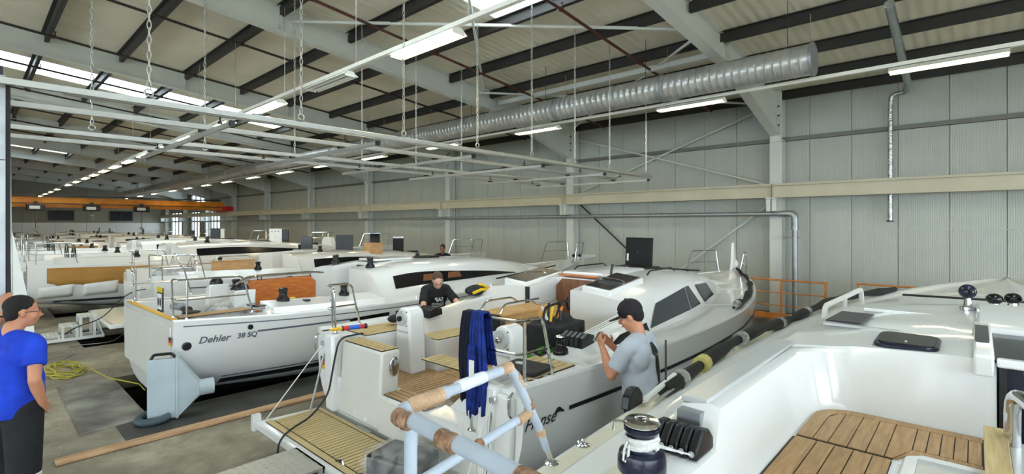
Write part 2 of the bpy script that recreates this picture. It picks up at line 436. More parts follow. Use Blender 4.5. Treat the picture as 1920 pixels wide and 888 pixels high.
# wall behind the photographer's left with an unseen band added for fill light, gable on the right with an open gate
wl = MB(); wl.box(XE, XR, -WY-.15, -WY, 0, 1.2); wl.box(XE, XR, -WY-.15, -WY, 4.4, 6.2); wl.box(XE, -22, -WY-.15, -WY, 1.2, 4.4)
for k in range(4): wl.box(-15.2+6.8*k, -14.7+6.8*k, -WY-.15, -WY, 1.2, 4.4)
tag(wl.build('wall_left', 'panel_wall', smooth=0), 'long wall behind the camera with an unseen window band added for fill light', 'wall', kind='structure')
wf = MB(); wf.box(XR, XR+.15, -WY, -10, 0, 7.6); wf.box(XR, XR+.15, 12.5, WY, 0, 7.6); wf.box(XR, XR+.15, -10, 12.5, 5.0, 7.6)
tag(wf.build('wall_front', 'panel_wall', smooth=0), 'gable wall right of the camera with the open gate', 'wall', kind='structure')
tag(MB().box(XR+.15, 60, -60, 60, -.3, -.02).build('ground_outside', 'concrete', smooth=0), 'paved yard outside the open gate', 'ground', kind='structure')

# roof: sheets between purlins, skylight strips in the third bay pattern
ceil = thing('ceiling', 'pale ribbed roof sheeting on dark purlins', 'ceiling', kind='structure')
SKY = [(-7.35, -5.5, 1.35, 7.52), (-22.3, -20.4, 0, 9.05), (-43.4, -42.0, 0, 4.45), (.6, 2.3, 0, 6.0)]
ys = [0] + PURL + [WY+.1]
bays = [XR] + FX + [XE]
for i in range(len(bays)-1):
    xa, xb = bays[i+1], bays[i]
    for j in range(len(ys)-1):
        y0, y1 = ys[j], ys[j+1]
        sk = [s for s in SKY if s[0] >= xa and s[1] <= xb and s[2] <= y0+.01 and s[3] >= y1-.01]
        segs = [(xa, xb)] if not sk else [(xa, sk[0][0]), (sk[0][1], xb)]
        for a, b in segs:
            m = MB(); z0, z1 = zroof(y0), zroof(y1)
            m.add([(a,y0,z0),(b,y0,z0),(b,y1,z1),(a,y1,z1),(a,y0,z0+.1),(b,y0,z0+.1),(b,y1,z1+.1),(a,y1,z1+.1)],
                  [(0,3,2,1),(4,5,6,7),(0,1,5,4),(1,2,6,5),(2,3,7,6),(3,0,4,7)])
            m.build('roof_panel', 'roof_sheet', ceil, smooth=0)
        if sk:
            a, b = sk[0][:2]; z0, z1 = zroof(y0)+.05, zroof(y1)+.05
            MB().add([(a,y0,z0),(b,y0,z0),(b,y1,z1),(a,y1,z1)], [(0,1,2,3)]).build('skylight_pane', 'skylight', ceil, smooth=0)
m = MB(); m.add([(XE,0,zroof(0)),(XR,0,zroof(0)),(XR,-WY,zroof(WY)),(XE,-WY,zroof(WY)),(XE,0,zroof(0)+.1),(XR,0,zroof(0)+.1),(XR,-WY,zroof(WY)+.1),(XE,-WY,zroof(WY)+.1)],
      [(0,1,2,3),(4,5,6,7),(0,1,5,4),(1,2,6,5),(2,3,7,6),(3,0,4,7)]); m.build('roof_panel', 'roof_sheet', ceil, smooth=0)
for i in range(len(bays)-1):
    xa, xb = bays[i+1]+.05, bays[i]-.05
    for y in PURL:
        z = zroof(y)
        p = MB(); p.box(xa, xb, y-.012, y+.012, z-.21, z-.01); p.box(xa, xb, y, y+.08, z-.215, z-.195); p.box(xa, xb, y-.08, y, z-.02, z-.005)
        p.build('purlin', 'purlin', ceil, smooth=0)

# portal frames
FN = ['rightmost portal frame, out of the picture on the right', 'portal frame beside the big wall pipe, right of the steel duct', 'white portal frame crossing the middle of the roof', 'white portal frame left of the middle, nearer the skylights'] + \
     ['%s white portal frame going away along the hall' % ORD[k] for k in range(4, 11)]
def ibeam(mb, pts, depth, w, tf=.02, tw=.012):
    """I-section in the YZ plane along pts [(y,z_top)], depth list"""
    for (p, q, d0, d1) in zip(pts[:-1], pts[1:], depth[:-1], depth[1:]):
        y0, z0 = p; y1, z1 = q
        def slab(xh, a0, b0, a1, b1):
            mb.add([(-xh,y0,a0),(xh,y0,a0),(xh,y1,a1),(-xh,y1,a1),(-xh,y0,b0),(xh,y0,b0),(xh,y1,b1),(-xh,y1,b1)],
                   [(0,3,2,1),(4,5,6,7),(0,1,5,4),(1,2,6,5),(2,3,7,6),(3,0,4,7)])
        slab(w/2, z0-tf, z0, z1-tf, z1); slab(w/2, z0-d0, z0-d0+tf, z1-d1, z1-d1+tf); slab(tw/2, z0-d0+tf, z0-tf, z1-d1+tf, z1-tf)
def frame_parts(root):
    r = MB(); ibeam(r, [(-1.5, zroof(-1.5)-.005), (0, zroof(0)-.005), (11.0, zroof(11)-.005)], [.55]*3, .24)
    r.build('rafter', 'frame_paint', root, smooth=0)
    h = MB(); ibeam(h, [(11.0, zroof(11)-.005), (14.7, zroof(14.7)-.005)], [.55, 1.22], .24); h.box(-.13, .13, 14.66, 14.72, 4.62, 6.0); h.box(-.12, .12, 10.98, 11.02, zroof(11)-.62, zroof(11)-.01)
    h.build('haunch', 'frame_paint', root, smooth=0)
    c = MB(); c.box(-.15, .15, 14.72, 14.745, 0, 5.95); c.box(-.15, .15, 15.03, 15.055, 0, 5.95); c.box(-.01, .01, 14.745, 15.03, 0, 5.95); c.box(-.16, .16, 14.70, 15.06, 0, .03)
    c.box(-.15, .15, 14.745, 15.03, 4.66, 4.69)
    c.build('column', 'frame_paint', root, smooth=0)
    s = MB()
    for y in (4.45, 7.52, 10.6): s.box(-.11, .11, y-.006, y+.006, zroof(y)-.53, zroof(y)-.02)
    each(s, 'stiffener', 'frame_paint', root, smooth=0)
    b = MB()
    for z in (4.8, 5.05, 5.3, 5.55):
        for xx in (-.09, .09): b.cyl((xx, 14.63, z), (xx, 14.66, z), .022, 8)
    each(b, 'bolt', 'black', root, smooth=0)
    k = MB(); k.box(-.12, .12, 14.2, 14.72, 3.08, 3.11); k.box(-.012, .012, 14.3, 14.72, 2.75, 3.08); k.box(-.12, .12, 14.3, 14.33, 2.78, 3.08); k.box(-.12, .12, 14.3, 14.72, 2.75, 2.78)
    k.build('crane_bracket', 'frame_paint', root, smooth=0)
fr = None
for i, fx in enumerate(FX):
    if fr is None:
        fr = thing('portal_frame', FN[0], 'steel frame', (fx, 0, 0), group='portal frames', kind='structure'); frame_parts(fr)
    else: dup(fr, (fx, 0, 0), None, FN[i])

# crane runway beam along the wall, in lengths
rb = thing('crane_runway_beam', 'cream steel crane runway beam running along the right wall', 'beam', (0, 14.42, 3.11))
for i in range(len(FX)-1):
    a, b = FX[i+1]+.01, FX[i]-.01
    m = MB(); m.box(a, b, -.1, .1, .31, .33); m.box(a, b, -.1, .1, 0, .018); m.box(a, b, -.008, .008, .018, .31); m.box(a, b, -.03, .03, .33, .37)
    m.box(a, a+.012, -.1, .1, .018, .31); m.box(b-.012, b, -.1, .1, .018, .31)
    m.build('beam_length', 'crane_beam', rb, smooth=0)
# heating pipe along the wall with elbow and drop
hp = thing('wall_pipe', 'thick lagged pipe along the wall turning down at the column', 'pipe', (0, 14.55, 2.69))
MB().tube([(-64, 0, 0), (-3.75, 0, 0)], .062, 12).build('run', 'galv', hp)
MB().tube(rounded([(-3.75, 0, 0), (-3.45, 0, 0), (-3.45, .0, -.4)], .2, 6), .085, 14).build('elbow', 'galv', hp)
MB().tube([(-3.45, 0, -.32), (-3.45, 0, -2.69)], .07, 12).build('drop', 'galv', hp)
c = MB()
for xx in [-3.8-3.4*k for k in range(10)]: c.tube([(xx-.03, 0, 0), (xx+.03, 0, 0)], .078, 12)
c.tube([(-3.45, 0, -.36), (-3.45, 0, -.42)], .095, 12)
each(c, 'collar', 'alu', hp)
v = MB(); v.tube([(-3.72, 0, -.62), (-3.32, 0, -.62)], .012, 6); v.lathe([(.05, -.02), (.05, .02)], (-3.7, 0, -.62), 10, 'X'); v.tube([(-3.45, -.1, -1.95), (-3.45, .0, -1.95)], .02, 6)
v.build('valve', 'alu', hp)
# foil wrapped pipe
fp = thing('foil_pipe', 'crinkled foil wrapped pipe coming down the right wall', 'pipe', (-1.5, 14.9, 0))
MB().tube(rounded([(.45, -4.6, 6.03), (.36, -.35, 5.62), (.3, -.05, 5.52)], .15), [.085]*7 if False else .075, 12).build('upper_run', 'foil', fp)
MB().tube(rounded([(.3, -.05, 5.5), (.02, -.02, 5.48), (0, 0, 5.2), (0, 0, 2.5)], .12), .05, 12).build('lower_run', 'foil', fp)
MB().lathe([(.07, 0), (.07, .03)], (0, 0, 2.47), 14).build('end_ring', 'black', fp)
# wall cross bracing
def brace(name, label, p, q, m='frame_paint', r=.028):
    tag(MB().cyl(p, q, r, 8).build(name, m), label, 'brace', 'wall bracing rods')
brace('wall_brace', 'diagonal rod falling right, upper crossed bracing between columns', (-10.5, 14.9, 5.45), (-4.2, 14.9, 3.5))
brace('wall_brace', 'diagonal rod rising right, upper crossed bracing between columns', (-10.3, 14.93, 3.6), (-4.3, 14.93, 5.6))
brace('wall_brace', 'dark diagonal rod falling right behind the open hatch', (-10.4, 14.9, 3.1), (-7.2, 14.9, .5), 'steel_dark')
brace('wall_brace', 'diagonal rod rising right to the wall pipe elbow', (-7.4, 14.93, .5), (-4.1, 14.93, 3.0))
for lab, p, q, r in (('roof strut from the middle frame to the skylight', (-10.75, 4.7, 6.74), (-4.1, 9.7, 6.25), .035), ('roof strut crossing the skylight corner', (-4.2, 3.4, 6.86), (-10.5, 10.2, 6.2), .03),
                     ('roof strut above the steel duct end', (-10.6, 14.3, 5.62), (-4.1, 10.0, 6.22), .03), ('roof strut meeting the duct from the wall', (-4.2, 14.4, 5.62), (-10.6, 10.0, 6.22), .03)):
    tag(MB().cyl(p, q, r, 8).build('roof_strut', 'frame_paint'), 'thin white ' + lab, 'strut', 'roof bracing struts')
tag(MB().box(-10.6, -4.2, 10.86, 10.98, 6.0, 6.12).build('roof_tie', 'frame_paint'), 'white square tie beam between two frames above the duct', 'beam')

# sprinkler pipes down the roof slope
spx = [-5.62, -9.22, -12.75, -16.42, -20.0, -23.6, -27.2, -30.8, -33.9, -38.3]
for i, sx in enumerate(spx):
    t = thing('sprinkler_pipe', ['thin red-brown sprinkler pipe above the near lamps', 'red-brown sprinkler pipe over the middle of the hall'][i] if i < 2 else 'thin dark sprinkler pipe under the roof, %s from the right' % ORD[i], 'pipe', (sx, 0, 0), group='sprinkler pipes under the roof')
    f = lambda y: 5.62 + .097*(WY-y)
    MB().tube([(0, -.5, f(-.5)), (0, 14.6, f(14.6))], .03, 8).build('pipe_run', 'pipe_red' if i < 2 else 'pipe_dark', t)
    s = MB()
    for k in range(5):
        y = 1.4+k*3.0; s.lathe([(.045, -.05), (.045, .05)], (0, y, f(y)), 8, 'Y'); s.lathe([(.012, 0), (.012, .09), (.03, .1), (.03, .11)], (0, y+.05, f(y)+.02), 8)
    each(s, 'sprinkler_head', 'pipe_red' if i < 2 else 'pipe_dark', t)

# ventilation duct
du = thing('ventilation_duct', 'long round galvanised spiral duct hung under the roof', 'duct', (0, 10.05, 5.3))
def ductlen(a, b):
    n = max(2, int((b-a)/.14)); pts = []; rr = []
    for k in range(n):
        x = a+(b-a)*k/n; d = (b-a)/n
        pts += [(x, 0, 0), (x+d*.86, 0, 0), (x+d*.93, 0, 0)]; rr += [.27, .27, .278]
    pts.append((b, 0, 0)); rr.append(.27)
    return pts, rr
segs = [-2.1, -4.9, -7.7, -10.5, -13.3, -16.1, -19, -22, -25, -28, -31, -34, -38, -42, -46, -50, -54, -58]
for a, b in zip(segs[1:], segs[:-1]):
    p, r = ductlen(a, b) if a > -26 else ([(a, 0, 0), (b, 0, 0)], [.27, .27])
    MB().tube(p, r, 20, cap=True).build('duct_length', 'duct', du, smooth=50)
for a in segs:
    MB().lathe([(.272, -.03), (.29, -.025), (.29, .025), (.272, .03)], (a, 0, 0), 20, 'X').build('joint_ring', 'galv', du)
h = MB()
for a in segs[:12]: h.tube([(a-.4, 0, .25), (a-.4, 0, 1.2)], .006, 5)
each(h, 'hanger', 'steel_dark', du)

# trunking with fluorescent lamps
def lamp_proto(on):
    t = thing('fluorescent_lamp', '', 'lamp', (0,0,0))
    MB().prism([(-.05, .03), (.05, .03), (.15, -.045), (.145, -.05), (.05, .0), (-.05, .0), (-.145, -.05), (-.15, -.045)], -.72, .72, 'X').build('reflector', 'lamp_white', t, smooth=0)
    for y in (-.05, .05):
        MB().tube([(-.7, y, -.035), (.7, y, -.035)], .02 if on else .016, 8).build('tube', 'tube' if on else 'tube_off', t)
    e = MB()
    for xx in (-.72, .705):
        e.box(xx, xx+.015, -.1, .1, -.06, .0)
    each(e, 'end_cap', 'lamp_white', t, smooth=0)
    return t
def lamp_row(y, z, xs, rowlab, off=()):
    tr = thing('lamp_trunking', 'slim white trunking carrying the %s lamp row' % rowlab, 'trunking', (0, y, z+.05), group='lamp trunking')
    MB().box(min(xs)-1.5, max(xs)+3.4, -.035, .035, 0, .06).build('rail', 'lamp_white', tr, smooth=0)
    h = MB(); r = zroof(y)-.2-z
    for x in np.arange(max(xs)+.9, min(xs), -2.77): h.tube([(x, 0, .06), (x, 0, r)], .005, 5)
    each(h, 'suspension_wire', 'chain', tr)
    for i, x in enumerate(xs):
        o = dup(LOFF if i in off else LON, (x, y, z), None, ('unlit lamp with white reflector in the %s lamp row' % rowlab) if i in off else 'glowing fluorescent lamp, %s from the right in the %s row' % (ORD[i] if i < 20 else 'farther', rowlab), 'lamps of the %s row' % rowlab)
LON, LOFF = lamp_proto(True), lamp_proto(False)
lamp_row(4.4, 4.97, [-5.73, -8.5, -11.27, -14.2, -17.2, -20.0, -22.4, -25.1, -27.8, -30.4, -33.2, -35.8, -39.2, -42.7, -48.5, -52.5, -56.5, -60.5], 'left', off=(1,))  # lamps beyond the crane are added to brighten the far end
lamp_row(10.45, 4.97, [-.35, -4.48, -8.72, -12.7, -16.75, -20.7, -24.65, -28.65, -32.6, -36.4, -40.3, -44.2, -49.5, -54.5, -59.5], 'right')  # here too the lamps past the crane are added to light the end wall
for p in (LON, LOFF):
    for c in list(p.children): bpy.data.objects.remove(c)
    bpy.data.objects.remove(p)

# suspended aluminium grid with spray pipes
gz = 3.6
GR = [-5.95, -7.0, -8.65, -9.55]
for i, gx in enumerate(GR):
    t = thing('grid_rail', '%s long aluminium rail of the hanging grid, counted from the camera' % ORD[i], 'rail', (gx, 0, gz), group='rails of the hanging grid')
    m = MB(); m.box(-.022, .022, .05, 11.6, -.03, .03)
    m.build('channel', 'alu', t, smooth=0, bevel=.004, seg=1)
    if i in (0, 2):
        MB().tube([(-.2, .6, -.0), (-.2, 11.4, -.0)], .014, 6).build('spray_pipe', 'alu', t)
        n = MB()
        for y in (1.9, 3.4, 5.2, 7.0, 8.8, 10.4): n.tube([(-.2, y, 0), (-.2, y, -.06), (-.2, y, -.061), (-.2, y, -.085)], [.01, .01, .02, .028], 8)
        each(n, 'spray_nozzle', 'steel_dark', t)
for i, gy in enumerate((1.97, 3.8, 5.58, 7.36, 9.5, 11.5)):
    t = thing('grid_crossbar', 'aluminium crossbar of the hanging grid, %s from the left' % ORD[i], 'rail', (0, gy, gz-.09), group='crossbars of the hanging grid')
    MB().box(-10.2, -6.02, -.02, .02, -.025, .025).build('channel', 'alu', t, smooth=0)
    MB().box(-6.02, -5.97, -.025, .025, -.03, .03).build('end_cap', 'black', t, smooth=0)
    c = MB()
    for gx in GR[1:]: c.box(gx-.045, gx+.045, -.04, .04, .03, .06)
    each(c, 'clamp', 'steel_dark', t, smooth=0)
def chain(x, y, z0, z1, lab, r=.012):
    t = thing('hanging_chain', lab, 'chain', (x, y, z0), group='chains holding the grid')
    L = z1-z0; n = int(L/.075); m = MB()
    for k in range(n):
        z = .1 + (L-.1)*(k+.5)/n; h = .05
        a = [(math.cos(q)*.017, 0, z+math.sin(q)*h) if k % 2 else (0, math.cos(q)*.017, z+math.sin(q)*h) for q in [2*PI*j/6 for j in range(6)]]
        m.tube(a, .0055, 4, closed=True)
    m.build('links', 'chain', t, smooth=60)['kind'] = 'stuff'
    MB().tube([(0, .035*math.cos(2*PI*j/10), .06+.035*math.sin(2*PI*j/10)) for j in range(10)], .009, 5, closed=True).build('ring', 'chain', t)
for i, y in enumerate((1.21, 2.72, 4.19, 5.62, 6.98, 8.32, 9.63, 11.3)):
    chain(GR[0], y, gz+.03, zroof(y)-.1, 'chain holding the nearest grid rail, %s from the left' % ORD[i])
chain(GR[2], 1.13, gz+.03, zroof(1.13)-.1, 'chain holding the middle grid rail beside the steel post')
for i, y in enumerate((2.72, 4.24, 5.67, 7.07, 8.47)):
    chain(GR[3], y, gz+.03, zroof(y)-.1, 'chain holding the farthest grid rail, %s from the left' % ORD[i])

# orange overhead crane in the distance
cr = thing('overhead_crane', 'orange overhead bridge crane spanning the far hall', 'crane', (-46.0, 0, 3.48))
for k, xx in enumerate((-.6, .6)): MB().box(xx-.18, xx+.18, -6, 14.25, .1, .75).build('girder', 'crane_orange', cr, smooth=0)
MB().box(-1.6, 1.6, 14.1, 14.7, 0, .4).build('end_truck', 'red', cr, smooth=0)
MB().box(.8, .95, -6, 14.0, .82, .9).build('cable_track', 'steel_dark', cr, smooth=0)
MB().box(.85, .95, -6, 14.0, .3, .36).build('festoon_rail', 'steel_dark', cr, smooth=0)
for i, (y, drop) in enumerate(((3.0, 1.15), (5.8, .2), (8.6, 1.1))):
    t = thing('chain_hoist', 'dark electric hoist on the orange crane, %s from the left' % ORD[i], 'hoist', (-44.55, y, 3.42), group='hoists on the crane')
    m = MB(); m.box(-.25, .25, -.45, .45, -.1, .3); m.build('motor', 'black', t, bevel=.04)
    MB().box(.25, .27, -.3, .2, .0, .2).build('name_plate', 'paper', t, smooth=0)
    MB().box(-.1, .1, -.1, .1, .3, .5).build('trolley', 'steel_dark', t, smooth=0)
    q = MB(); q.tube([(0, 0, -.1), (0, 0, -.1-drop)], .015, 6); q.build('load_chain', 'steel_dark', t)
    q = MB(); q.lathe([(.05, 0), (.12, -.04), (.12, -.12), (.05, -.18)], (0, 0, -.1-drop), 10); q.tube(arc((0, 0, -.4-drop), .12, PI*.5, -PI*.9, 8, 'YZ'), .035, 6); q.build('hook', 'alu', t)

# orange fence in front of the wall
fe = thing('safety_fence', 'orange pipe safety fence with kick board in front of the wall', 'fence', (0, 13.95, 0))
for z in (1.0, .68, .36): MB().tube([(-5.6, 0, z), (-2.62, 0, z)], .022 if z > .9 else .014, 8).build('rail', 'orange_paint', fe)
for x in (-5.5, -4.58, -3.62, -2.65): MB().box(x-.022, x+.022, -.022, .022, 0, 1.0).build('post', 'orange_paint', fe, smooth=0)
MB().box(-5.6, -2.62, -.02, .02, .02, .16).build('kick_board', 'orange_paint', fe, smooth=0)
fe = thing('safety_fence', 'short orange fence section behind the right boat', 'fence', (0, 14.3, 0))
for z in (1.0, .68, .36): MB().tube([(-2.1, 0, z), (1.2, 0, z)], .02, 8).build('rail', 'orange_paint', fe)
for x in (-2.05, -.5, 1.15): MB().box(x-.022, x+.022, -.022, .022, 0, 1.0).build('post', 'orange_paint', fe, smooth=0)
# ================================================================ boats
def tabf(pts):
    X_ = [p[0] for p in pts]; Y_ = [p[1] for p in pts]; n = len(pts); T = []
    for i in range(n):
        if i == 0: T.append((Y_[1]-Y_[0])/(X_[1]-X_[0]))
        elif i == n-1: T.append((Y_[-1]-Y_[-2])/(X_[-1]-X_[-2]))
        else:
            a = (Y_[i]-Y_[i-1])/(X_[i]-X_[i-1]); b = (Y_[i+1]-Y_[i])/(X_[i+1]-X_[i])
            T.append(0 if a*b <= 0 else 2*a*b/(a+b))
    def f(x):
        if x <= X_[0]: return Y_[0]
        if x >= X_[-1]: return Y_[-1]
        i = max(k for k in range(n-1) if X_[k] <= x); h = X_[i+1]-X_[i]; t = (x-X_[i])/h
        return Y_[i]*(1+2*t)*(1-t)**2 + T[i]*h*t*(1-t)**2 + Y_[i+1]*t*t*(3-2*t) + T[i+1]*h*t*t*(t-1)
    return f

class Boat:
    def __init__(s, root, L, b, sheer, bottom, power):
        s.root = root; s.L = L; s.b = tabf(b); s.sh = tabf(sheer); s.bt = tabf(bottom); s.pw = tabf(power)
    def hx(s, y, z):
        zs, zb, n = s.sh(y), s.bt(y), s.pw(y); u = min(1, max(0, (zs-z)/(zs-zb)))
        return s.b(y)*(max(0, 1-u**n))**(1/n)
    def ring(s, y, m=14):
        zs, zb, n, b = s.sh(y), s.bt(y), s.pw(y), s.b(y); out = []
        for k in range(m+1):
            t = PI/2*k/m
            out.append((b*math.cos(t)**(2/n) if k < m else 0, zs-(zs-zb)*math.sin(t)**(2/n)))
        return out
    def hull(s, matn='gelcoat', ns=34, sec0=None):
        rings = []
        for k in range(ns+1):
            t = k/ns; y = s.L*(1-(1-t)**1.35)
            r = s.ring(y); rings.append([(x, y, z) for x, z in r] + [(-x, y, z) for x, z in r[-2::-1]])
        m = MB(); m.loft(rings, False, False)
        if sec0:   # transom face: hull ring closed by the first deck section
            poly = [(x, z) for x, z in s.ring(0)] + [(-x, z) for x, z in s.ring(0)[-2::-1]] + [(-x, z) for x, z in sec0[1:]] + [(x, z) for x, z in sec0[-2:0:-1]]
            m.add([(x, 0, z) for x, z in poly], [tuple(range(len(poly)))])
        return m.build('hull', matn, s.root, smooth=40)
    def deck(s, stations, matn='gelcoat', bevel=.012, name='deck'):
        m = MB(); m.loft([[(x, y, z) for x, z in sec] + [(-x, y, z) for x, z in sec[-2::-1]] for y, sec in stations], False, False)
        me = m
        o = me.build(name, matn, s.root, smooth=42, bevel=bevel)
        return o
    def strip(s, name, matn, y0, y1, z0, z1, side=1, off=.004, n=24, rel=False):
        """a band laid on the hull between two heights (functions of y or numbers)"""
        f0 = z0 if callable(z0) else (lambda y: z0); f1 = z1 if callable(z1) else (lambda y: z1)
        v = []
        for k in range(n+1):
            y = y0+(y1-y0)*k/n
            for j in range(4):
                z = f0(y)+(f1(y)-f0(y))*j/3
                v.append((side*(s.hx(y, z)+off), y, z))
        f = [(k*4+j, k*4+j+1, k*4+j+5, k*4+j+4) for k in range(n) for j in range(3)]
        return MB().add(v, f).build(name, matn, s.root, smooth=60)
    def window(s, name, poly, matn='black_gloss', side=1, off=.006):
        """flat-printed / glazed shape on the hull, poly of (y, z)"""
        m = MB(); n = 12
        # poly given as lower edge list and upper edge list
        lo, hi = poly; fl_, fh = tabf(lo), tabf(hi)
        return s.strip(name, matn, lo[0][0], lo[-1][0], fl_, fh, side, off, n)
    def text(s, body, y0, z0, size, side=1, shear=.25, matn='stripe_grey', off=.006, bold=.012):
        cu = bpy.data.curves.new('lettering', 'FONT'); cu.body = body; cu.size = size; cu.shear = shear; cu.offset = bold*size
        cu.resolution_u = 3
        o = bpy.data.objects.new('lettering_tmp', cu); COL.objects.link(o)
        dg = bpy.context.evaluated_depsgraph_get(); me = bpy.data.meshes.new_from_object(o.evaluated_get(dg))
        bpy.data.objects.remove(o)
        for v in me.vertices:
            y = y0 + (v.co.x if side > 0 else -v.co.x); z = z0 + v.co.y
            v.co = (side*(s.hx(y, z)+off), y, z)
        me.name = 'lettering'; me.materials.clear(); me.materials.append(M[matn])
        o = bpy.data.objects.new('lettering', me); COL.objects.link(o); o.parent = s.root; return o

def planks(par, name, x0, x1, y0, y1, z, w, matn, along='Y', gap=.006, th=.012, clip=None, caulk=True):
    """teak planking: every plank a piece of its own over a dark caulking sheet"""
    if caulk:
        if clip is None: MB().box(x0, x1, y0, y1, z-.002, z+th*.55).build('caulking', 'caulk', par, smooth=0)
    n = max(1, round(((x1-x0) if along == 'Y' else (y1-y0))/w)); out = []
    for k in range(n):
        if along == 'Y':
            a = x0+(x1-x0)*k/n+gap/2; b = x0+(x1-x0)*(k+1)/n-gap/2; p = MB().box(a, b, y0, y1, z, z+th)
        else:
            a = y0+(y1-y0)*k/n+gap/2; b = y0+(y1-y0)*(k+1)/n-gap/2; p = MB().box(x0, x1, a, b, z, z+th)
        out.append(p.build(name, matn, par, smooth=0))
    return out

def winch(par, x, y, z, s=1., matn='black_gloss', top='black_gloss'):
    w = MB().lathe([(0.0, 0), (.075*s, 0), (.08*s, .015*s), (.072*s, .05*s), (.05*s, .075*s), (.045*s, .12*s), (.05*s, .14*s), (.058*s, .15*s), (.058*s, .165*s), (.0, .168*s)], (0,0,0), 18).build('winch', matn, par, loc=(x, y, z))
    MB().lathe([(0, .166*s), (.05*s, .167*s), (.048*s, .178*s), (.02*s, .182*s), (.018*s, .175*s), (0, .175*s)], (0,0,0), 16).build('winch_top', top, w)
    return w
def rail(par, pts, r=.0125, name='rail_tube', m='chrome', rad=.08, n=8):
    return MB().tube(rounded(pts, rad), r, n).build(name, m, par)
def stanchion_feet(par, pts):
    for p in pts: MB().lathe([(.035, 0), (.035, .008), (.018, .015), (.016, .03)], p, 10).build('rail_foot', 'chrome', par)

def pushpit(par, side, x_in, x_out, y_aft, y_fwd, z0, h, mid=.5, zi=None):
    s_ = side; t = z0+h
    zi = z0 if zi is None else zi
    rail(par, [(s_*x_in, y_aft+.02, zi), (s_*x_in, y_aft+.0, t), (s_*x_out, y_aft+.02, t), (s_*(x_out+.01), y_fwd-.12, t), (s_*(x_out+.02), y_fwd, z0)], .0125, 'top_rail')
    zm = z0+h*mid
    rail(par, [(s_*x_in, y_aft, zm), (s_*x_out, y_aft+.03, zm), (s_*(x_out+.015), y_fwd-.07, zm)], .01, 'mid_rail')
    rail(par, [(s_*(x_out+.0), y_aft+.1, z0), (s_*x_out, y_aft+.1, t)], .0125, 'rail_post')
    stanchion_feet(par, [(s_*x_in, y_aft+.02, zi), (s_*(x_out+.02), y_fwd, z0), (s_*x_out, y_aft+.1, z0)])
def pulpit(par, L, z0, h, w, wrap=False):
    for s_ in (-1, 1):
        rail(par, [(s_*w, L-1.35, z0), (s_*w*.92, L-1.15, z0+h), (s_*w*.5, L-.45, z0+h), (s_*w*.35, L-.5, z0)], .0125, 'pulpit_tube')
        rail(par, [(s_*w*.95, L-1.25, z0+h*.5), (s_*w*.43, L-.47, z0+h*.5)], .01, 'pulpit_tube')
    stanchion_feet(par, [(s_*w, L-1.35, z0) for s_ in (-1, 1)] + [(s_*w*.35, L-.5, z0) for s_ in (-1, 1)])

def toe(b, zs, k=1., h=.03):
    s_ = min(1, b/.5)
    return [(b, zs), (b-.008*s_, zs+h), (b-.05*s_, zs+h), (b-.065*s_, zs+.002)]

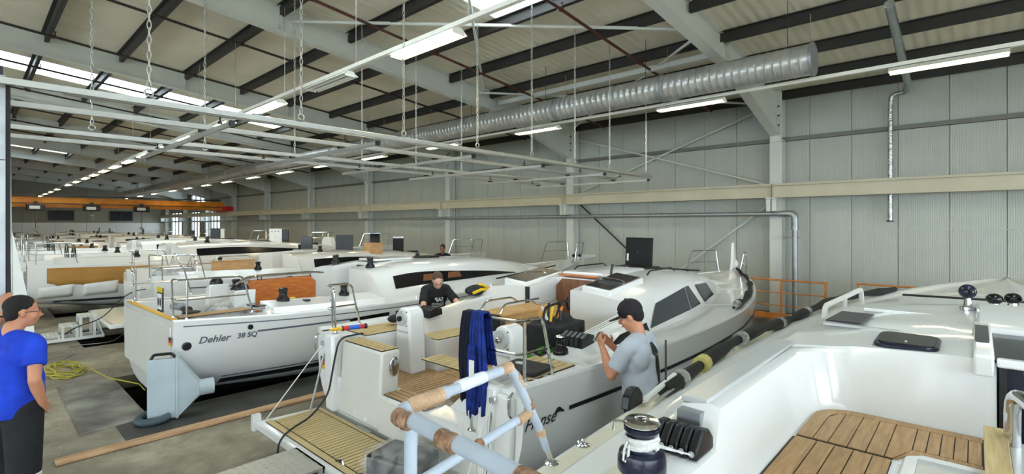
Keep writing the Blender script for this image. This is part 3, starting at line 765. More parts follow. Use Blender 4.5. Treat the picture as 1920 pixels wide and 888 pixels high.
# ---------------------------------------------------------------- generic yacht, used for the boats going away along the hall
def yacht(name, label, loc, rz, style, group=None, L=11.0):
    root = thing(name, label, 'sailing boat', loc, rz, group)
    k = L/11.0
    hb = [(0, 1.5), (1*k, 1.62), (3*k, 1.76), (5*k, 1.72), (6.8*k, 1.4), (8.6*k, .95), (10*k, .45), (10.8*k, .1), (11*k, .02)]
    B = Boat(root, L, hb, [(0, 1.2), (4*k, 1.14), (8*k, 1.22), (11*k, 1.32)], [(0, .18), (2*k, -.1), (5*k, -.3), (8*k, -.2), (10.5*k, .05), (11*k, .25)], [(0, 3.2), (5*k, 2.6), (9*k, 1.9), (11*k, 1.6)])
    yb = 3.1*k
    chw = tabf([(0, 1.3), (yb, 1.24), (6*k, .95), (8*k, .5), (8.9*k, .1)]); cht = tabf([(0, 1.5), (yb, 1.62), (4.5*k, 1.66), (6.5*k, 1.58), (8*k, 1.4), (8.9*k, 1.27)])
    def sec(y, part):
        b, zs = B.b(y), B.sh(y); base = toe(b, zs)
        if part == 'aft': return base + [(b-.2, zs), (b-.24, zs+.12), (b-.34, zs+.12), (b-.42, 1.02), (.95, 1.02), (.3, 1.02), (.26, .72), (0, .72)]
        if part == 'pit': return base + [(b-.3, zs), (b-.38, zs+.18), (b-.52, zs+.18), (b-.6, 1.0), (.56, 1.0), (.52, .7), (.3, .7), (0, .7)]
        c, h = chw(y), cht(y); c = min(c, b-.2)
        if part == 'well': return base + [(c+.06, zs+.01), (c-.05, h-.1), (c-.14, h-.04), (.7, h), (.36, h+.02), (.33, h+.02), (.32, .8), (0, .8)]
        if part == 'fore': return base + [(b*f, zs+.002+.03*(1-f)) for f in (.8, .7, .6, .45, .3, .2, .1, 0)]
        return base + [(c+.06, zs+.01), (c-.05, h-.1), (c-.14, h-.04), (c*.62, h), (c*.42, h+.015), (c*.3, h+.02), (c*.15, h+.022), (0, h+.022)]
    st = [(0, sec(0, 'aft')), (.5, sec(.5, 'aft')), (.501, sec(.501, 'pit')), (1.2*k, sec(1.2*k, 'pit')), (2.2*k, sec(2.2*k, 'pit')), (yb, sec(yb, 'pit')), (yb+.001, sec(yb+.001, 'well')), (yb+.55, sec(yb+.55, 'well')), (yb+.551, sec(yb+.551, 'cab'))]
    y = yb+1.1
    while y < 8.9*k: st.append((y, sec(y, 'cab'))); y += .5
    st += [(8.9*k, sec(8.9*k, 'fore')), (9.6*k, sec(9.6*k, 'fore')), (10.3*k, sec(10.3*k, 'fore')), (10.8*k, sec(10.8*k, 'fore')), (10.99*k, sec(10.99*k, 'fore'))]
    B.hull('gelcoat', 26, st[0][1]); B.deck(st, 'gelcoat', bevel=.012)
    MB().prism([(3.4*k, -.1), (5.6*k, -.1), (5.4*k, -2.1), (4.0*k, -2.2-style.get('lift', 0)), (3.8*k, -2.2-style.get('lift', 0))], -.08, .08, 'X').build('keel', 'keel_dark', root, smooth=0)
    for s_ in (1, -1):
        c = [(yy, chw(yy)) for yy in (yb+.5, yb+1.5, yb+2.6, yb+3.6)]
        m = MB(); v = []
        for i in range(13):
            yy = yb+.45+(4.6*k-.45)*i/12; f = 1-((i/12)**2)*.75
            zs = B.sh(yy); cw = min(chw(yy), B.b(yy)-.2); h = cht(yy)
            z0 = zs+(h-.1-zs)*.35; z1 = z0+(h-.1-zs)*.55*f
            for z in (z0, z1):
                u = (z-zs-.01)/(h-.11-zs); v.append((s_*(cw+.06-.11*u+.008), yy, z))
        m.add(v, [(2*i, 2*i+1, 2*i+3, 2*i+2) for i in range(12)]); m.build('cabin_window', 'black_gloss', root, smooth=60)
        B.strip('sheer_stripe', 'stripe_grey', .6, 10.2*k, lambda y: B.sh(y)-.16, lambda y: B.sh(y)-.13, s_)
        B.strip('boot_stripe', 'boot_black', .1, 10.4*k, .2, .27, s_)
        pushpit(root, s_, .75, 1.42, .06, .95, 1.2, .55)
        winch(root, s_*1.33, 2.1*k, 1.32, 1.1); winch(root, s_*.62, yb+.9, 1.64, 1.)
        ped = MB().prism([(-.1, .7), (.1, .7), (.09, 1.35), (.0, 1.42), (-.09, 1.35)], .95*k, 1.1*k, 'Y').build('steering_pedestal', 'gelcoat', root, bevel=.02); ped.location = (s_*.72, 0, 0)
        if style.get('wheel', 1):
            w = MB().tube([(.36*math.cos(2*PI*j/24), 0, .36*math.sin(2*PI*j/24)) for j in range(24)], .014, 6, closed=True)
            for j in range(3): a = j*PI/3; w.tube([(.36*math.cos(a), 0, .36*math.sin(a)), (-.36*math.cos(a), 0, -.36*math.sin(a))], .008, 5)
            w.build('steering_wheel', 'black' if style.get('darkwheel') else 'chrome', root, loc=(s_*.72, .9*k, 1.32))
    pulpit(root, L, 1.3, .55, .62)
    if style.get('table'):
        tb = MB().box(-.04, .04, 1.5*k, 2.5*k, 1.02, 1.48).build('cockpit_table', style['table'], root, smooth=0, bevel=.01)
        MB().box(-.1, .1, 1.5*k, 2.5*k, 1.48, 1.5).build('table_top', 'oak', tb, smooth=0)
        rail(root, [(.07, 1.5*k, 1.5), (.07, 1.6*k, 1.6), (.07, 2.35*k, 1.6), (.07, 2.5*k, 1.5)], .012, 'table_rail')
        MB().box(-.06, .06, 1.6*k, 2.4*k, .7, 1.02).build('table_leg', 'gelcoat', tb, smooth=0)
    MB().box(-.33, .33, yb+.56, yb+1.4, 1.655, 1.70).build('sliding_hatch', 'gelcoat_grey', root, smooth=0, bevel=.015)
    MB().box(-.28, .28, yb+.52, yb+.545, .9, 1.55).build('companionway_board', 'brown_door', root, smooth=0)
    for yy, op in ((6.1*k, style.get('hatch_up', 0)), (7.4*k, 0)):
        h = cht(yy)+.022
        if op: MB().prism([(-.25, 0), (.25, 0), (.25, .5), (-.25, .5)], 0, .03, 'Y').build('open_hatch', 'black_gloss', root, smooth=0, loc=(0, yy, h))
        else: MB().prism([(-.25, -.2), (-.2, -.25), (.2, -.25), (.25, -.2), (.25, .2), (.2, .25), (-.2, .25), (-.25, .2)], -.05, .03, 'Z').build('deck_hatch', 'black_gloss', root, loc=(0, yy, h), bevel=.01)
    if style.get('platform'):
        p = MB().prism([(-1.3, -.7), (1.3, -.7), (1.4, 0), (-1.4, 0)], .32, .4, 'Z').build('swim_platform', 'gelcoat', root, bevel=.02)
        MB().prism([(-1.2, -.62), (1.2, -.62), (1.28, -.06), (-1.28, -.06)], .4, .41, 'Z').build('platform_pad', 'gelcoat_cream', p, smooth=0)
    return root, B
# ---------------------------------------------------------------- middle boat with the fold-down swim platform
r3 = thing('sailing_boat', 'white cruising boat with open teak swim platform in the middle', 'sailing boat', (-4.0, 2.75, 0))
B3 = Boat(r3, 9.15, [(0, 1.58), (1, 1.65), (2.6, 1.69), (4.2, 1.64), (5.6, 1.44), (6.9, 1.08), (8.0, .64), (8.7, .28), (9.05, .08), (9.15, .02)],
          [(0, 1.2), (3, 1.17), (6, 1.22), (9.15, 1.36)], [(0, .2), (1.6, -.05), (4.5, -.3), (7.5, -.2), (8.9, .0), (9.15, .2)], [(0, 3.6), (4, 2.9), (7, 2.1), (9.15, 1.7)])
c3w = tabf([(2.2, 1.22), (3.5, 1.16), (4.6, 1.02), (5.6, .82), (6.6, .5), (7.3, .12)])
c3h = tabf([(2.2, 1.56), (3.0, 1.66), (4.2, 1.70), (5.4, 1.62), (6.4, 1.46), (7.3, 1.27)])
YB = 2.3
def sec3(y, part):
    b, zs = B3.b(y), B3.sh(y); base = toe(b, zs, h=.025)
    if part == 'seat': return base + [(b-.12, zs-.01), (b-.13, 1.165), (1.25, 1.165), (1.22, 1.15), (1.2, .74), (.5, .74), (.3, .74), (0, .74)]
    if part == 'helm': return base + [(b-.12, zs-.01), (b-.13, 1.165), (1.3, 1.165), (1.0, 1.165), (.96, 1.165), (.94, .72), (.3, .72), (0, .72)]
    if part == 'pit':
        t = min(1, max(0, (y-.95)/1.3)); zc = 1.20+.18*t
        return base + [(b-.28, zs), (b-.37, zc), (b-.56, zc), (b-.66, 1.06), (.56, 1.06), (.53, .72), (.3, .72), (0, .72)]
    c, h = min(c3w(y), B3.b(y)-.24), c3h(y)
    if part == 'well': return base + [(c+.07, zs+.01), (c-.05, h-.12), (c-.15, h-.05), (.72, h), (.36, h+.02), (.32, h+.02), (.31, .85), (0, .85)]
    if part == 'fore': return base + [(b*f, zs+.002+.05*(1-f)) for f in (.8, .7, .6, .45, .3, .2, .1, 0)]
    return base + [(c+.07, zs+.01), (c-.05, h-.12), (c-.15, h-.05), (c*.62, h-.005), (c*.42, h+.012), (c*.3, h+.02), (c*.15, h+.024), (0, h+.025)]
st = [(0, sec3(0, 'seat')), (.24, sec3(.24, 'seat')), (.241, sec3(.241, 'helm')), (.9, sec3(.9, 'helm')), (.901, sec3(.901, 'pit')), (1.3, sec3(1.3, 'pit')), (1.8, sec3(1.8, 'pit')), (YB, sec3(YB, 'pit')), (YB+.001, sec3(YB+.001, 'well')), (2.85, sec3(2.85, 'well')), (2.851, sec3(2.851, 'cab'))]
y = 3.1
while y < 7.25: st.append((y, sec3(y, 'cab'))); y += .35
st += [(7.3, sec3(7.3, 'fore')), (7.9, sec3(7.9, 'fore')), (8.4, sec3(8.4, 'fore')), (8.8, sec3(8.8, 'fore')), (9.1, sec3(9.1, 'fore'))]
B3.hull('gelcoat', 36, st[0][1]); B3.deck(st, 'gelcoat', bevel=.018)
MB().prism([(3.2, -.1), (4.9, -.1), (4.7, -2.0), (5.0, -2.2), (3.6, -2.2), (3.6, -2.0)], -.08, .08, 'X').build('keel', 'keel_dark', r3, smooth=0)
B3Y = .5
B3.strip('sheer_stripe', 'boot_black', B3Y, 8.9, lambda y: B3.sh(y)-.27+.006*y, lambda y: B3.sh(y)-.235+.006*y, 1)
B3.strip('sheer_stripe', 'boot_black', 1.05, 8.9, lambda y: B3.sh(y)-.27+.006*y, lambda y: B3.sh(y)-.235+.006*y, -1)
B3.strip('boot_stripe', 'boot_black', .1, 8.7, .12, .2, 1)
B3.text('Hanse', .0, .885, .135, 1, .42, 'boot_black', bold=.004)
# swoosh emblem after the name
B3.window('emblem', ([(.335, .93), (.37, .945), (.44, .93)], [(.335, .96), (.37, .985), (.44, .945)]), 'boot_black')
for s_ in (1, -1):
    for z0, z1, mm in ((.86, .905, 'flag_black'), (.815, .86, 'red'), (.77, .815, 'gold')):
        xa = s_*1.50; s_ < 0 and MB().box(min(xa, xa-s_*.1), max(xa, xa-s_*.1), -.012, -.003, z0, z1).build('flag_sticker', mm, r3, smooth=0)
# stern: side fins, moulded quarter blocks
for s_ in (1, -1):
    f = MB().prism([(s_*1.12, .36), (s_*1.3, .36), (s_*1.36, 1.18), (s_*1.14, 1.2)], -.06, .06, 'Y').build('stern_fin', 'gelcoat', r3, bevel=.03)
    q = MB()
    if s_ > 0: q.add([(.18,-.03,.38),(1.14,-.03,.38),(1.14,.33,1.05),(-.1,.33,1.05),(.18,.6,.38),(1.14,.6,.38),(1.14,.6,1.05),(-.1,.6,1.05)], [(0,1,2,3),(4,7,6,5),(0,4,5,1),(1,5,6,2),(2,6,7,3),(3,7,4,0)])
    else: q.add([(s_*.3,-.02,.38),(s_*1.1,-.02,.38),(s_*.98,-.02,1.155),(s_*.24,-.02,1.155),(s_*.3,.2,.38),(s_*1.1,.2,.38),(s_*.98,.2,1.155),(s_*.24,.2,1.155)],
        [(0,1,2,3),(4,7,6,5),(0,4,5,1),(1,5,6,2),(2,6,7,3),(3,7,4,0)]); q.build('quarter_block', 'gelcoat_matte', r3, bevel=.025)
    cl = MB(); cl.tube(rounded([(s_*1.5, -.03, .98), (s_*1.5, -.07, 1.0), (s_*1.5, -.07, 1.14), (s_*1.5, -.03, 1.16)], .03), .012, 8); cl.build('cleat', 'chrome', r3)
MB().box(-.3, .3, -.03, .25, .36, .735).build('boarding_step', 'gelcoat_matte', r3, bevel=.025)
for zz in (.44, .46): pass
for xx, zz in ((-.72, .46), (-.52, .44)): MB().lathe([(.022, -.03), (.022, -.022), (.008, -.02)], (xx, 0, zz), 10, 'Y').build('screw_plug', 'paper', r3)
o = MB().ell((0, 0, 0), (.012, .055, .1), 16, 8).build('oval_vent', 'chrome', r3, loc=(-.232, .12, 1.0)); o.rotation_euler = (0, 0, 0)
# swim platform
sp = MB().prism([(-1.5, -.72), (1.5, -.72), (1.42, -.05), (-1.42, -.05)], .27, .36, 'Z').build('swim_platform', 'gelcoat', r3, bevel=.02)
MB().box(-1.56, -1.5, -.74, -.66, .26, .42).build('platform_latch', 'gelcoat', sp, smooth=0)
planks(sp, 'plank', -1.36, 1.36, -.58, -.14, .36, .056, 'teak_pale', 'Y', .012)
planks(sp, 'plank', -1.40, 1.40, -.655, -.59, .36, .065, 'teak_pale', 'X', .006); planks(sp, 'plank', -1.36, 1.36, -.13, -.085, .36, .045, 'teak_pale', 'X', .006)
for xx in (.02, .36): MB().tube(rounded([(xx-.06, -.6, .37), (xx, -.58, .395), (xx+.06, -.6, .37)], .03), .01, 6).build('platform_handle', 'chrome', sp)
MB().box(-.6, -.35, -.1, -.06, .36, .375).build('hinge_plate', 'galv', sp, smooth=0)
for s_ in (-1, 1):
    MB().cyl((s_*1.33, -.07, 1.08), (s_*1.46, -.62, .37), .006, 6).build('platform_stay', 'white_paint', r3)
    MB().cyl((s_*1.3, -.07, .98), (s_*1.36, -.2, .36), .012, 6).build('gas_strut', 'alu', r3)
    MB().lathe([(.03, -.085), (.03, -.06)], (s_*1.33, 0, 1.08), 10, 'Y').build('stay_eye', 'chrome', r3)
# teak on steps, seats, sole
planks(r3, 'plank', -.24, .4, .0, .235, .742, .055, 'teak', 'X', .011)
for s_ in (-1, 1):
    if s_ < 0: planks(r3, 'plank', -.97, -.27, .0, .19, 1.156, .048, 'teak_pale', 'X', .01)
    else: planks(r3, 'plank', -.07, 1.1, .37, .58, 1.051, .075, 'teak_pale', 'Y', .011); planks(r3, 'plank', -.08, 1.1, .335, .365, 1.051, .03, 'teak_pale', 'X', .004)
    a, b_ = sorted((s_*.97, s_*1.42)); planks(r3, 'plank', a, b_, .26, .86, 1.166, .075, 'teak_pale', 'Y', .011)
    a, b_ = sorted((s_*.58, s_*.95)); planks(r3, 'plank', a, b_, .95, 2.25, 1.06, .06, 'teak_pale', 'Y', .01)
planks(r3, 'plank', -.9, .9, .26, .89, .72, .055, 'teak', 'Y', .011); planks(r3, 'plank', -.5, .5, .9, 2.8, .72, .055, 'teak', 'Y', .011)
# helm pods
for s_ in (-1, 1):
    w = .125; prof = [(-w*1.3, .72), (w*1.3, .72)] + [(w*math.cos(a), 1.34+w*math.sin(a)) for a in [PI*j/10 for j in range(11)]]
    pd = MB().prism(prof, .6, .82, 'Y').build('steering_pod', 'gelcoat', r3, bevel=.03, loc=(s_*.78, 0, 0), seg=3)
    MB().lathe([(.085, .57), (.085, .6)], (0, 0, 1.34), 18, 'Y').build('hub_plate', 'gelcoat_grey', pd)
    MB().lathe([(.022, .53), (.03, .54), (.03, .57)], (0, 0, 1.34), 12, 'Y').build('wheel_hub', 'black_gloss' if s_ < 0 else 'chrome', pd)
    MB().prism([(-.1, 1.18), (.1, 1.18), (.1, 1.2), (-.1, 1.2)], .585, .605, 'Y').build('pod_trim', 'gelcoat_grey', pd, smooth=0)
    for q in range(4): a = PI/4+q*PI/2; MB().lathe([(.007, .592), (.007, .6)], (.11*math.cos(a), 0, 1.34+.11*math.sin(a)), 6, 'Y').build('bolt', 'steel_dark', pd)
# pushpits
pushpit(r3, 1, 1.0, 1.5, .0, .42, 1.18, .5, zi=.742); pushpit(r3, -1, 1.27, 1.5, .03, .5, 1.18, .52)
# cockpit table
tb = MB().box(-.07, .07, 1.3, 2.15, .73, 1.36).build('cockpit_table', 'gelcoat', r3, bevel=.02)
MB().box(-.2, .2, 1.22, 2.2, 1.38, 1.41).build('table_top', 'oak', tb, smooth=0, bevel=.006)
lf = MB().prism([(1.25, .98), (1.4, .9), (2.05, .9), (2.2, .98), (2.2, 1.38), (1.25, 1.38)], .2, .225, 'X').build('table_leaf', 'oak', tb, smooth=0, bevel=.004)
MB().prism([(1.25, .98), (1.4, .9), (2.05, .9), (2.2, .98), (2.2, 1.38), (1.25, 1.38)], -.225, -.2, 'X').build('table_leaf', 'oak', tb, smooth=0, bevel=.004)
for xx in (-.15, .15): rail(tb, [(xx, 1.22, 1.41), (xx, 1.3, 1.52), (xx, 1.75, 1.52), (xx, 1.85, 1.45), (xx, 2.25, 1.45)], .012, 'table_rail', rad=.06)
MB().box(-.2, .2, 1.0, 1.2, 1.25, 1.42).build('table_cover', 'black_soft', tb, bevel=.03)
# companionway
dr = MB().prism([(-.3, .86), (.3, .86), (.3, 1.66), (-.2, 1.66), (-.3, 1.56)], 2.82, 2.84, 'Y').build('companionway_door', 'brown_door', r3, smooth=0)
MB().tube(rounded([(-.1, 2.8, 1.4), (-.08, 2.77, 1.38), (.0, 2.77, 1.2), (.02, 2.8, 1.18)], .03), .014, 8).build('door_handle', 'black', dr)
MB().box(-.4, -.34, YB-.025, YB-.005, .95, 1.58).build('hatch_track', 'black', r3, smooth=0)
MB().prism([(-.38, 1.69), (.38, 1.69), (.3, 1.745), (-.3, 1.745)], 3.0, 4.2, 'Y').build('hatch_garage', 'gelcoat', r3, bevel=.02)
MB().box(-.3, .3, 2.88, 2.99, 1.69, 1.715).build('hatch_lip', 'mahogany', r3, smooth=0)
for s_ in (-1, 1):
    # tinted wedge panels each side of the companionway
    x0, x1 = sorted((s_*.45, s_*.86))
    MB().add([(x0, 2.35, 1.66), (x1, 2.35, 1.62), (x1, 2.72, 1.665), (x0, 2.72, 1.70), (x0, 3.15, 1.76), (x1, 3.15, 1.72), (x0, 2.35, 1.5), (x1, 2.35, 1.5), (x0, 3.15, 1.5), (x1, 3.15, 1.5)],
             [(0,1,2,3),(3,2,5,4),(0,6,7,1),(4,5,9,8),(0,3,4,8,6),(1,7,9,5,2),(6,8,9,7)]).build('instrument_pod', 'gelcoat', r3, bevel=.02)
    MB().add([(x0+.03, 2.38, 1.668), (x1-.03, 2.38, 1.634), (x1-.03, 2.70, 1.675), (x0+.03, 2.70, 1.708)], [(0,1,2,3)]).build('tinted_panel', 'black', r3, smooth=0)
    MB().add([(x0+.03, 2.74, 1.712), (x1-.03, 2.74, 1.679), (x1-.03, 3.12, 1.727), (x0+.03, 3.12, 1.764)], [(0,1,2,3)]).build('tinted_panel', 'black', r3, smooth=0)
    rail(r3, [(s_*.42, 2.75, 1.72), (s_*.46, 2.72, 1.745), (s_*.78, 2.72, 1.715), (s_*.82, 2.75, 1.69)], .007, 'panel_bar', rad=.02)
    # cabin windows: a long low one in the coaming, a tall one, a small one, a front one
    def cabwin(pts, nm='cabin_window'):
        v = []
        for yy, u in pts:
            zs = B3.sh(yy); c = min(c3w(yy), B3.b(yy)-.24); h = c3h(yy)-.12
            z = zs+.01+(h-zs-.01)*u; v.append((s_*(c+.07-.12*u+.012), yy, z))
        MB().add(v, [tuple(range(len(v)))]).build(nm, 'smoke_glass', r3, smooth=0)
    cabwin([(2.55, .12), (3.85, .2), (3.85, .95), (2.85, .8)]); cabwin([(3.9, .2), (4.35, .22), (4.02, .95), (3.9, .95)]); cabwin([(4.6, .2), (5.3, .28), (5.05, .9), (4.35, .9)])
    m = MB(); v = []
    for yy, z in ((1.45, 1.205), (2.3, 1.215), (2.3, 1.33), (1.45, 1.25)):
        b = B3.b(yy); zs = B3.sh(yy); t = min(1, max(0, (yy-.95)/1.3)); zc = 1.20+.18*t
        u = (z-zs)/(zc-zs); v.append((s_*(b-.28-.09*u+.006), yy, z))
    m.add(v, [(0,1,2,3)]).build('coaming_window', 'black_gloss', r3, smooth=0)
    # genoa track and handrail
    rail(r3, [(s_*.62, 3.7, 1.70), (s_*.62, 3.78, 1.75), (s_*.6, 4.5, 1.75), (s_*.6, 4.6, 1.70)], .011, 'grab_rail', 'black', rad=.05)
    for j in range(4):
        xx = s_*(1.16-.035*j); MB().tube([(xx, 1.38, 1.275), (xx-.02*s_, 2.28, 1.395)], .006, 5).build('halyard_line', 'paper', r3)
    winch(r3, s_*1.17, .98, 1.205, .95, 'black_gloss', 'chrome')
    cb = thing  # clutch bank
    ck = MB()
    for j in range(5):
        yo = 0; xx = 1.28-.055*j
        MB().prism([(1.16, 1.225), (1.38, 1.255), (1.37, 1.335), (1.27, 1.36), (1.18, 1.325)], -.024, .024, 'X').build('rope_clutch', 'black', r3, loc=(s_*(xx-.02), 0, 0), bevel=.008)
# open hatch lid, small deck hatches, mast collar
h0 = c3h(4.35)+.02
lid = MB().prism([(-.27, 0), (.27, 0), (.27, .47), (-.27, .47)], 0, .035, 'Y').build('open_hatch', 'black', r3, smooth=0, loc=(-.1, 4.75, h0)); lid.rotation_euler = (-.06, 0, -.2)
MB().lathe([(.02, -.02), (.018, 0)], (0, 0, .24), 14, 'Y').build('hatch_lock', 'chrome', lid); MB().box(-.23, -.2, -.012, 0, .08, .2).build('hatch_handle', 'paper', lid, smooth=0)
MB().box(-.32, .3, 4.2, 4.72, h0-.05, h0+.02).build('hatch_frame', 'black', r3, smooth=0)
MB().prism([(-.2, -.16), (.2, -.16), (.2, .16), (-.2, .16)], -.05, .02, 'Z').build('deck_hatch', 'black_gloss', r3, loc=(.0, 5.9, c3h(5.9)+.02))
MB().box(.0, .75, 5.15, 5.2, 1.66, 1.68).build('sail_track', 'black', r3, smooth=0)
q = MB(); q.tube([(.35, 3.2, 1.72), (.35, 3.2, 1.76), (.36, 3.22, 1.86)], .018, 8); q.build('mast_block', 'black', r3)
# bow: pulpit, wrapped lifelines, upright white furling drum guard
pulpit(r3, 9.15, 1.33, .5, .62)
fg = MB().prism([(8.72, 1.35), (8.95, 1.35), (8.98, 1.55), (8.9, 2.0), (8.86, 2.0), (8.80, 1.55)], -.03, .03, 'X').build('bow_fitting', 'gelcoat', r3, bevel=.01)
MB().ell((0, 8.98, 1.52), (.08, .1, .1), 12, 8).build('furling_drum', 'paper', r3)
pts = []
for j in range(22):
    yy = 4.5+4.4*j/21; pts.append((B3.b(yy)-.1, yy, B3.sh(yy)+.06+.02*math.sin(j*1.3)))
rr = [.02+.018*abs(math.sin(j*.9))+ (.02 if j in (1, 2, 6, 7, 12) else 0) for j in range(22)]
MB().tube(pts, rr, 8).build('wrapped_lifeline', 'black_soft', r3)
MB().tube(pts[0:3], [.02, .06, .045], 8).build('lifeline_wrap', 'film_grey', r3)
for yy in (5.0, 6.6): MB().cyl((B3.b(yy)-.12, yy, B3.sh(yy)+.02), (B3.b(yy)-.75, yy-.9, B3.sh(yy)+.05), .006, 5).build('lifeline', 'paper', r3)
MB().lathe([(.036, -.03), (.036, .0), (.0, .001)], (1.3, 0, .93), 14, 'Y').build('stern_vent', 'black', r3)
MB().prism([(1.22, .3), (1.46, .3), (1.5, .84), (1.5, 1.12), (1.26, 1.14)], -.045, .01, 'Y').build('stern_panel', 'gelcoat', r3, bevel=.02)
for z in (.70, .86): MB().box(-.97, -.955, .98, 2.25, .73, .74).build('locker_seam', 'caulk', r3, smooth=0) if z > .8 else None
for k in range(2): MB().lathe([(.02, 0), (.02, .012)], (1.52, .2+.12*k, 1.215), 10).build('deck_eye', 'chrome', r3)
# ---------------------------------------------------------------- near boat on the right, seen from its stern
r4 = thing('sailing_boat', 'large white boat in the right foreground with teak cockpit seats', 'sailing boat', (.4, .9, 0))
B4 = Boat(r4, 11.9, [(0, 1.80), (1, 1.88), (2.2, 1.96), (3.6, 2.03), (5.4, 2.0), (7.2, 1.8), (9, 1.35), (10.6, .75), (11.5, .25), (11.9, .03)],
          [(0, 1.27), (4, 1.27), (8, 1.31), (11.9, 1.42)], [(0, .2), (2, -.05), (6, -.3), (10, -.2), (11.6, .05), (11.9, .25)], [(0, 3.6), (5, 2.9), (9, 2.1), (11.9, 1.7)])
YB4 = 2.8; XI = 1.2; RF = .26; SEAT = 1.25
roof4 = tabf([(2.8, 1.665), (3.6, 1.68), (4.6, 1.70), (5.4, 1.66), (6.8, 1.58), (8.4, 1.45), (9.4, 1.36)])
cw4 = tabf([(1.25, 1.42), (2.8, 1.42), (3.6, 1.40), (5, 1.28), (6.8, 1.0), (8.4, .6), (9.4, .15)])
def sec4(y, part):
    b, zs = B4.b(y), B4.sh(y)
    base = [(b, zs), (b-.012, zs+.025), (b-.035, zs+.035), (b-.13, zs+.035), (b-.16, zs+.018), (b-.20, zs-.008), (b-.22, zs-.01)]
    if part == 'low': return base + [(1.52, zs+.0), (1.46, zs+.03), (1.39, 1.45), (1.37, 1.455), (1.23, 1.455), (1.2, 1.445), (1.16, SEAT+.03), (1.13, SEAT), (.68, SEAT), (.64, SEAT-.03), (.62, .85), (.3, .85), (0, .85)]
    if part in ('coam', 'corner'):
        xi = XI
        if part == 'corner':
            t = (y-(YB4-RF))/RF; xi = XI - RF*(1-math.sqrt(max(0, 1-t*t)))
        return base + [(1.52, zs+.0), (1.46, zs+.03), (1.41, 1.55), (1.38, 1.595), (xi+.04, 1.61), (xi+.0, 1.6), (xi-.03, SEAT+.04), (xi-.06, SEAT), (min(.68, xi-.07), SEAT), (.64, SEAT-.03), (.62, .85), (.3, .85), (0, .85)] if False else \
               base + [(1.52, zs+.0), (1.46, zs+.03), (1.41, 1.55), (1.38, 1.595), (xi+.05, 1.62), (xi+.01, 1.605), (xi-.03, SEAT+.05), (xi-.07, SEAT), (.45 if y > 2.15 else .68, SEAT), (.42 if y > 2.15 else .64, SEAT-.03), (.40 if y > 2.15 else .62, .85), (.3, .85), (0, .85)]
    c, h = min(cw4(y), b-.35), roof4(y)
    if part == 'fore': return base + [(max(.0, b-.22)*f, zs-.01+.06*(1-f)) for f in (.92, .85, .8, .7, .6, .5, .4, .3, .22, .15, .1, .05, 0)]
    if part == 'well': return base + [(1.52, zs), (1.46, zs+.03), (c, h-.12), (c-.04, h-.065), (1.05, h-.03), (.96, h-.015), (.7, h), (.5, h+.01), (.34, h+.012), (.32, h+.012), (.315, .86), (.3, .85), (0, .85)]
    return base + [(c+.12, zs), (c+.06, zs+.03), (c, h-.12), (c-.04, h-.065), (c*.74, h-.03), (c*.66, h-.012), (c*.5, h), (c*.4, h+.008), (c*.3, h+.012), (c*.22, h+.014), (c*.15, h+.016), (c*.08, h+.018), (0, h+.018)]
st = [(0, sec4(0, 'low')), (.5, sec4(.5, 'low')), (1.0, sec4(1.0, 'low')), (1.22, sec4(1.22, 'low')), (1.3, sec4(1.3, 'coam')), (1.7, sec4(1.7, 'coam')), (2.14, sec4(2.14, 'coam')), (2.16, sec4(2.16, 'coam')), (2.45, sec4(2.45, 'coam'))]
for j in range(0, 9):
    a = PI/2*j/8; st.append((YB4-RF+RF*math.sin(a)*.9999, sec4(YB4-RF+RF*math.sin(a)*.9999, 'corner')))
st += [(YB4+.012, sec4(YB4+.012, 'well')), (3.2, sec4(3.2, 'well')), (3.5, sec4(3.5, 'well')), (3.501, sec4(3.501, 'cab'))]
y = 3.9
while y < 9.3: st.append((y, sec4(y, 'cab'))); y += .45
st += [(9.4, sec4(9.4, 'fore')), (10.2, sec4(10.2, 'fore')), (11, sec4(11, 'fore')), (11.6, sec4(11.6, 'fore')), (11.85, sec4(11.85, 'fore'))]
B4.hull('gelcoat', 36, st[0][1]); B4.deck(st, 'gelcoat', bevel=.014)
MB().prism([(3.6, -.1), (5.9, -.1), (5.6, -2.1), (4.4, -2.2), (4.0, -2.2)], -.08, .08, 'X').build('keel', 'keel_dark', r4, smooth=0)
